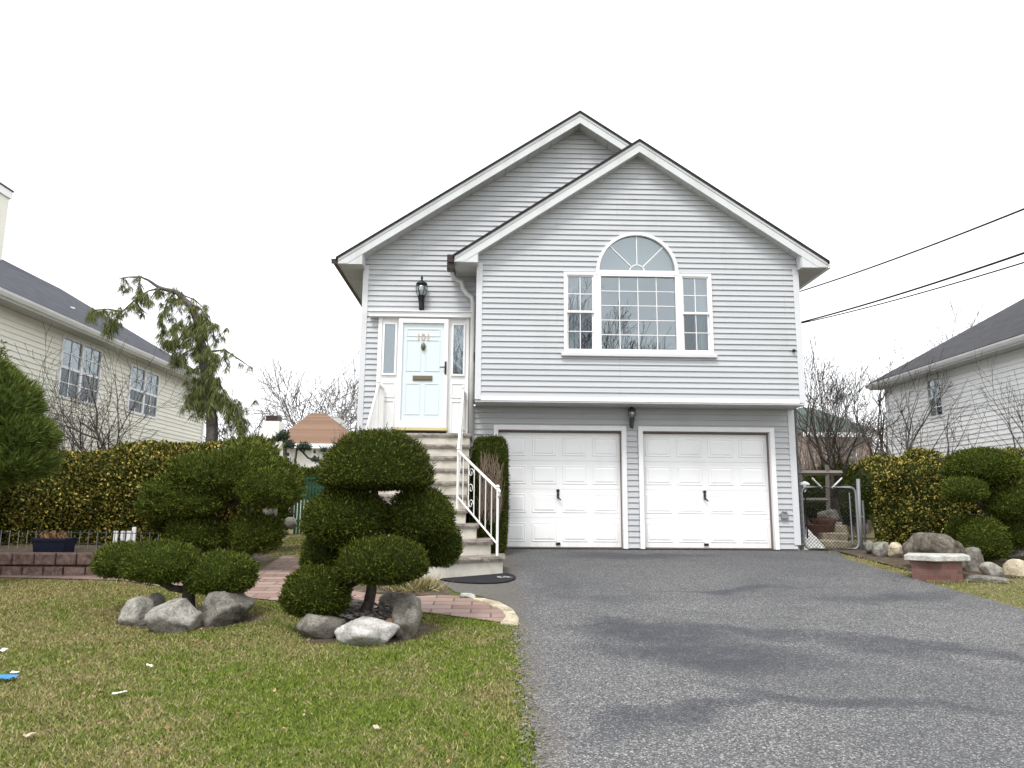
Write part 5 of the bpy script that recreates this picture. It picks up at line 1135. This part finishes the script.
sh = thing('shrub', 'low dark green shrub in front of the distant bungalow', 'shrub', gbase(310, 27)); ppad(sh, 285, 345, 467, 500, 27, M['yew'], dens=500, ln=(.08, .14), wd=(.02, .03), amp=.2)
bsh = thing('shrub', 'dim evergreen shrub behind the wide yew at the back of the side yard', 'shrub', gbase(262, 20)); ppad(bsh, 228, 292, 478, 535, 20, M['yew'], dens=600, ln=(.06, .12), wd=(.012, .02), amp=.25)
# ornamental grass at the steps
og = thing('ornamental_grass', 'tuft of straw coloured grass at the foot of the steps beside the path', 'grass tuft', gp(412, 592)); p = gp(412, 592)
n = 900; C = np.c_[rng.normal(p.x, .12, n), rng.normal(p.y+.1, .08, n), np.full(n, gz(0, p.y))]; d = np.c_[rng.normal(0, .8, n), rng.normal(0, .6, n), np.full(n, .8)]
np_mesh('blades', sprigs(C, d/np.linalg.norm(d, axis=1)[:, None], (.18, .38), (.003, .006), .15), 4, M['straw'], og)
# tan stone edging at the driveway end of the path
for i, (x0, x1, y0, y1) in enumerate(((458, 478, 593, 601),)): pboulder(x0, x1, y0, y1, 8.9, M['rock_white'], 'small white stone at the corner where path meets driveway', sub=3, dep=.12)
b = MB(); E = [gp(*q) for q in ((472, 600), (485, 600), (500, 604), (513, 611), (519, 620), (518, 627), (500, 625), (506, 618), (500, 611), (487, 605))]
b.prism([(q.x, q.y, gz(q.x, q.y)-.02) for q in E], (0, 0, .045)); tag(b.build('edging_stone', M['rock_tan'], bevel=.01), 'curved tan stone edging where the paver path meets the driveway', 'edging')

# ------------------------------------------------------------------ right side
pl_ = thing('brick_planter', 'small red brick pedestal with a chipped white stone slab beside the driveway', 'planter', gp(938, 580))
Yq = 10.3; a, c = at(916, 575, Yq), at(963, 575, Yq); g0 = gz(0, Yq); zt_ = at(935, 561, Yq).z
b = MB(); b.prism([(a.x, Yq+.1, g0-.05), (at(937, 580, Yq).x+.05, Yq-.08, g0-.05), (c.x, Yq, g0-.05), (c.x+.2, Yq+.42, g0-.05), (a.x+.3, Yq+.5, g0-.05)], (0, 0, zt_-g0+.05)); b.build('brick_base', M['planter_brick'], pl_)
b = MB(); b.prism([(at(904, 556, Yq+.12).x, Yq+.12, zt_), (at(937, 563, Yq-.15).x, Yq-.15, zt_), (at(970, 562, Yq).x, Yq-.02, zt_), (at(970, 562, Yq).x+.25, Yq+.5, zt_), (at(908, 555, Yq+.6).x, Yq+.6, zt_)], (0, 0, .075)); b.build('slab', M['rock_white'], pl_, bevel=.012)
RG = 'rocks edging the right garden'
for q in ((905, 962, 530, 563, 11.3, M['rock_brown'], 'large peaked brown boulder behind the brick planter', .4), (958, 985, 550, 575, 11.2, M['rock_dark'], 'mossy boulder under the right topiary beside the planter', .25),
          (982, 1001, 563, 578, 10.7, M['rock'], 'smooth rounded grey stone at the foot of the right topiary', .1), (1003, 1040, 562, 585, 10.9, M['rock_tan'], 'broad flat tan stone at the right edge', .2),
          (962, 1002, 575, 584, 10.45, M['rock_dark'], 'thin flat slate along the grass right of the brick planter', .15), (873, 889, 541, 555, 12.9, M['rock'], 'small grey stone in the row under the right hedge', .15),
          (887, 904, 543, 556, 12.8, M['rock_tan'], 'small tan stone in the row under the right hedge', .15), (864, 876, 540, 553, 13.2, M['rock'], 'upright stone next to the gate post in the row under the hedge', .15),
          (1008, 1045, 547, 560, 12.0, M['rock_dark'], 'dark flat rock beneath the right pads of the right topiary', .25), (950, 966, 541, 553, 12.0, M['rock'], 'grey stone peeking between the peaked boulder and the topiary', .2)):
    pboulder(*q[:6], q[6], amp=q[7], sub=4, peak=.45 if 'peaked' in q[6] and 'large' in q[6] else 0)
# chain link gate
Yc = 14.0; gt = thing('chain_link_gate', 'chain link garden gate with rounded steel frame between the house and the hedge', 'gate', at(832, 552, Yc))
L0, R0, Tz, Bz = at(802, 500, Yc).x, at(856, 500, Yc).x, at(830, 487, Yc).z, at(830, 549, Yc).z; rr = .12
fp = [(L0, Yc, (Tz+Bz)/2)]
for cx_, cz_, a0 in ((L0+rr, Tz-rr, PI), (R0-rr, Tz-rr, PI/2), (R0-rr, Bz+rr, 0), (L0+rr, Bz+rr, -PI/2)):
    for k in range(7): a_ = a0-k/6*PI/2; fp.append((cx_+rr*math.cos(a_), Yc, cz_+rr*math.sin(a_)))
fp.append(fp[0]); b = MB(); b.tube(fp, .021, 8, False); b.build('frame', M['steel'], gt, True)
b = MB(); b.tube([(R0-.02, Yc, (Tz+Bz)/2+.02), (R0+.12, Yc, (Tz+Bz)/2+.02)], .018, 6); b.tube([(R0-.12, Yc, Tz-.1), (R0-.12, Yc, Bz+.1)], .012, 6); b.build('latch', M['steel'], gt)
b = MB(); s = .065; wI, hI = R0-L0, Tz-Bz; n = int((wI+hI)/s)
for i in range(n+1):
    o_ = i*s
    x0_, z0_ = (L0+o_, Bz) if o_ <= wI else (R0, Bz+o_-wI); x1_, z1_ = (L0, Bz+o_) if o_ <= hI else (L0+o_-hI, Tz); b.tube([(x0_, Yc, z0_), (x1_, Yc, z1_)], .0035, 4, False)
    x0_, z0_ = (R0-o_, Bz) if o_ <= wI else (L0, Bz+o_-wI); x1_, z1_ = (R0, Bz+o_) if o_ <= hI else (R0-o_+hI, Tz); b.tube([(x0_, Yc+.006, z0_), (x1_, Yc+.006, z1_)], .0035, 4, False)
b.build('wire_mesh', M['black_metal'], gt)
b = MB(); p = at(861, 548, Yc); b.tube([(p.x, Yc, G0-.1), (at(858, 479, Yc).x, Yc, at(858, 479, Yc).z)], .035, 10); tag(b.build('gate_post', M['steel'], None, True), 'leaning galvanised post at the hedge side of the chain link gate', 'post')
b = MB(); p = at(866, 548, Yc+.5); b.tube([(p.x, Yc+.5, G0-.1), (p.x, Yc+.5, at(864, 500, Yc).z)], .02, 8); tag(b.build('gate_post', M['steel'], None, True), 'thin grey post just behind the leaning gate post', 'post')
# garden structure behind gate
ar_ = thing('wooden_arbour', 'weathered grey timber frame with diagonal braces behind the gate', 'arbour', gbase(825, 17)); Ya = 17.0
b = MB(); 
def beam(mb, p, q, w_=.05): mb.tube([p, q], w_, 4)
beam(b, (at(827, 500, Ya).x, Ya, G0), at(827, 465, Ya)); beam(b, (at(800, 500, Ya).x, Ya, G0), at(800, 465, Ya)); b.build('post', M['yellowed'], ar_)
b = MB(); beam(b, at(796, 473, Ya), at(842, 473, Ya), .06); beam(b, at(796, 500, Ya), at(828, 500, Ya), .05); b.build('crossbeam', M['yellowed'], ar_)
b = MB(); beam(b, at(812, 478, Ya-.1), at(822, 488, Ya-.1), .02); beam(b, at(842, 478, Ya-.1), at(832, 488, Ya-.1), .02); b.build('brace', M['trim'], ar_)
lp = thing('garden_lamp', 'little lantern with white cap behind the left side of the gate', 'lamp', at(805, 500, 14.6)); p = at(805, 492, 14.6)
b = MB(); b.tube([(p.x, 14.6, G0), (p.x, 14.6, p.z)], .015, 6); b.build('pole', M['black_metal'], lp); b = MB(); b.lathe((p.x, 14.6, p.z), [(.06, 0), (.06, .14)], 8); b.build('lamp_glass', M['lamp_glass'], lp)
b = MB(); b.lathe((p.x, 14.6, p.z+.14), [(.1, 0), (.09, .03), (.02, .07)], 10); b.build('cap', M['trim'], lp)
tpn = MB(); P = [at(804, 549, 14.25), at(825, 548, 14.2), at(823, 544, 14.5), at(806, 528, 14.9)]
vs_ = []; fs_ = []
for i in range(13):
    for j in range(13):
        u, v = i/12, j/12; q = (P[0].lerp(P[1], u)).lerp(P[3].lerp(P[2], u), v); q = q+Vector((0, 0, .04*mn.noise(q*5)+.015*mn.noise(q*17))); vs_.append(q)
for i in range(12):
    for j in range(12): fs_.append((i*13+j, (i+1)*13+j, (i+1)*13+j+1, i*13+j+1))
tpn.add(vs_, fs_); o = tpn.build('tarp', M['white_wall']); sm = o.modifiers.new('s', 'SOLIDIFY'); sm.thickness = .012; tag(o, 'crumpled white plastic sheet leaning by the house corner behind the gate', 'tarp')
gs = thing('garden_steps', 'low tan stone steps in the yard behind the gate', 'steps', at(832, 545, 15)); b = MB()
for i, (x0, x1, y0, y1, Y) in enumerate(((816, 852, 541, 552, 14.8), (822, 848, 533, 541, 15.6), (826, 848, 525, 534, 16.4))): a, c = at(x0, y0, Y), at(x1, y1, Y); b = MB(); b.box((a.x, Y, min(G0-.05, c.z)), (c.x, Y+.8, a.z)); b.build('step', M['rock_tan'], gs, bevel=.02)
b = MB(); a, c = at(829, 522, 17.5), at(843, 533, 17.5); b.box((a.x, 17.5, G0), (c.x, 17.9, a.z)); tag(b.build('concrete_block', M['concrete'], bevel=.02), 'pale concrete block on top of the stone steps behind the gate', 'block')
po = thing('garden_pots', 'stack of rusty terracotta pots behind the gate', 'pots', at(816, 520, 16)); b = MB(); p = at(816, 522, 16); b.lathe((p.x, 16, G0), [(.18, 0), (.2, .15), (.26, .40), (.28, .42)], 14); b.build('pot', M['terracotta'], po, True)
b = MB(); b.lathe((p.x+.3, 16.3, G0), [(.16, 0), (.24, .5), (.25, .55)], 14); b.build('pot', M['terracotta'], po, True)
pboulder(818, 840, 508, 522, 16.6, M['rock_dark'], 'dark garden rock behind the middle of the gate')
shb = thing('shrub', 'dark evergreen shrubbery behind the wooden arbour', 'shrub', gbase(835, 20)); ppad(shb, 800, 872, 462, 525, 20, M['yew'], dens=500, ln=(.06, .12), wd=(.012, .02), amp=.3)
bh = MB(); 
p0, p1 = at(905, 461, 15.5), at(962, 460, 15.5); bh.tube([p0, at(930, 457, 15.5), p1], .035, 8); tag(bh.build('garden_pipe', mat('pale_green_plastic', (.25, .5, .38), .5)), 'pale green plastic pipe lying along the top of the right hedge', 'pipe')
# overhead wires, from the house to a pole by the street
wt_ = Vector((6.2, 15.4, 0))
for nm, (sx, sy), (ex, ey), r, lb in (('overhead_wire', (798, 292), (1024, 209), .014, 'uppermost overhead cable running from the house to the right edge'), ('overhead_wire', (800, 322.5), (1024, 253), .016, 'middle thick overhead cable on the right'), ('overhead_wire', (800, 323.5), (1024, 262.5), .011, 'lowest thin overhead cable on the right')):
    a = at(sx, sy, 14.7); c = at(ex, ey, 9.0); e = c+(c-a)*.9; pts = []
    for i in range(41): f = i/40; q = a.lerp(e, f); q.z -= .25*4*f*(1-f)*.6-.25*.6*4*(.526)*(.474)*(f/.526 if f < .526 else 1)*0; pts.append(q)
    # straighten so that the visible part passes through the two sighted points
    k = (pts[21]-a.lerp(e, 21/40)).z
    pts = [q-Vector((0, 0, k*min(1, i/21))) for i, q in enumerate(pts)]
    b = MB(); b.tube(pts, r, 6); tag(b.build(nm, M['wire'], None, True), lb, 'cable', 'overhead cables')
# litter on the lawn
def scrap(px, py, w_, h_, m, lb, name='paper_scrap'):
    p = gp(px, py); b = MB(); a = random.uniform(0, PI); vs_ = []; n = 5
    for i in range(n):
        for j in range(n):
            u, v = (i/(n-1)-.5)*w_, (j/(n-1)-.5)*h_; x = u*math.cos(a)-v*math.sin(a)+p.x; y = u*math.sin(a)+v*math.cos(a)+p.y; vs_.append((x, y, gz(x, y)+.035+.02*mn.noise(Vector((u*30, v*30, px)))))
    b.add(vs_, [(i*n+j, (i+1)*n+j, (i+1)*n+j+1, i*n+j+1) for i in range(n-1) for j in range(n-1)]); tag(b.build(name, m), lb, 'litter')
scrap(5, 682, .14, .09, M['blue_paper'], 'blue plastic scrap at the left edge of the lawn', 'plastic_scrap'); scrap(14, 677, .05, .04, M['white_paper'], 'tiny white scrap touching the blue plastic')
scrap(119, 698, .08, .05, M['white_paper'], 'white paper scrap on the open lawn left of centre'); scrap(3, 654, .06, .04, M['white_paper'], 'white scrap at the left edge behind the blue plastic')
scrap(29, 741, .07, .035, M['rock_tan'], 'pale dry leaf near the bottom left corner', 'dry_leaf'); scrap(149, 670, .04, .03, M['white_paper'], 'small pale scrap in the grass in front of the leftmost boulder'); scrap(376, 733, .05, .02, M['rock_tan'], 'pale dry leaf at the bottom middle of the lawn', 'dry_leaf')
scrap(307, 720, .05, .03, M['rock_tan'], 'curled pale leaf in the centre of the front lawn', 'dry_leaf')

# small debris
n = 260; y = 3.2+6.2*rng.random(n)**1.2; x = rng.uniform(-7, .1, n); k = inpoly(x, y, lawn_poly); x = x[k]; y = y[k]; P = np.c_[x, y, SL*y+.025]
nn = rng.normal(0, 1, (len(x), 3)); nn[:, 2] *= .25; nn /= np.linalg.norm(nn, axis=1)[:, None]
tag(np_mesh('fallen_leaves', sprigs(P, nn, (.02, .05), (.006, .014), .2), 4, M['dryleaf']), 'scattered small dead leaves lying in the front lawn', 'leaves', kind='stuff')
n = 900; y = rng.uniform(3, 7.4, n); x = .25+rng.normal(0, .045, n); P = np.c_[x, y, SL*y+.012]; V = []
b = MB()
for q in P:
    r_ = random.uniform(.004, .013); b.add([(q[0]+r_*a, q[1]+r_*c_, q[2]+r_*e) for a, c_, e in ((1, 0, 0), (0, 1, 0), (-1, 0, 0), (0, -1, 0), (.1, .1, .7))], [(0, 1, 4), (1, 2, 4), (2, 3, 4), (3, 0, 4)])
tag(b.build('gravel', M['pebble']), 'loose crumbs of gravel along the left edge of the driveway', 'gravel', kind='stuff')
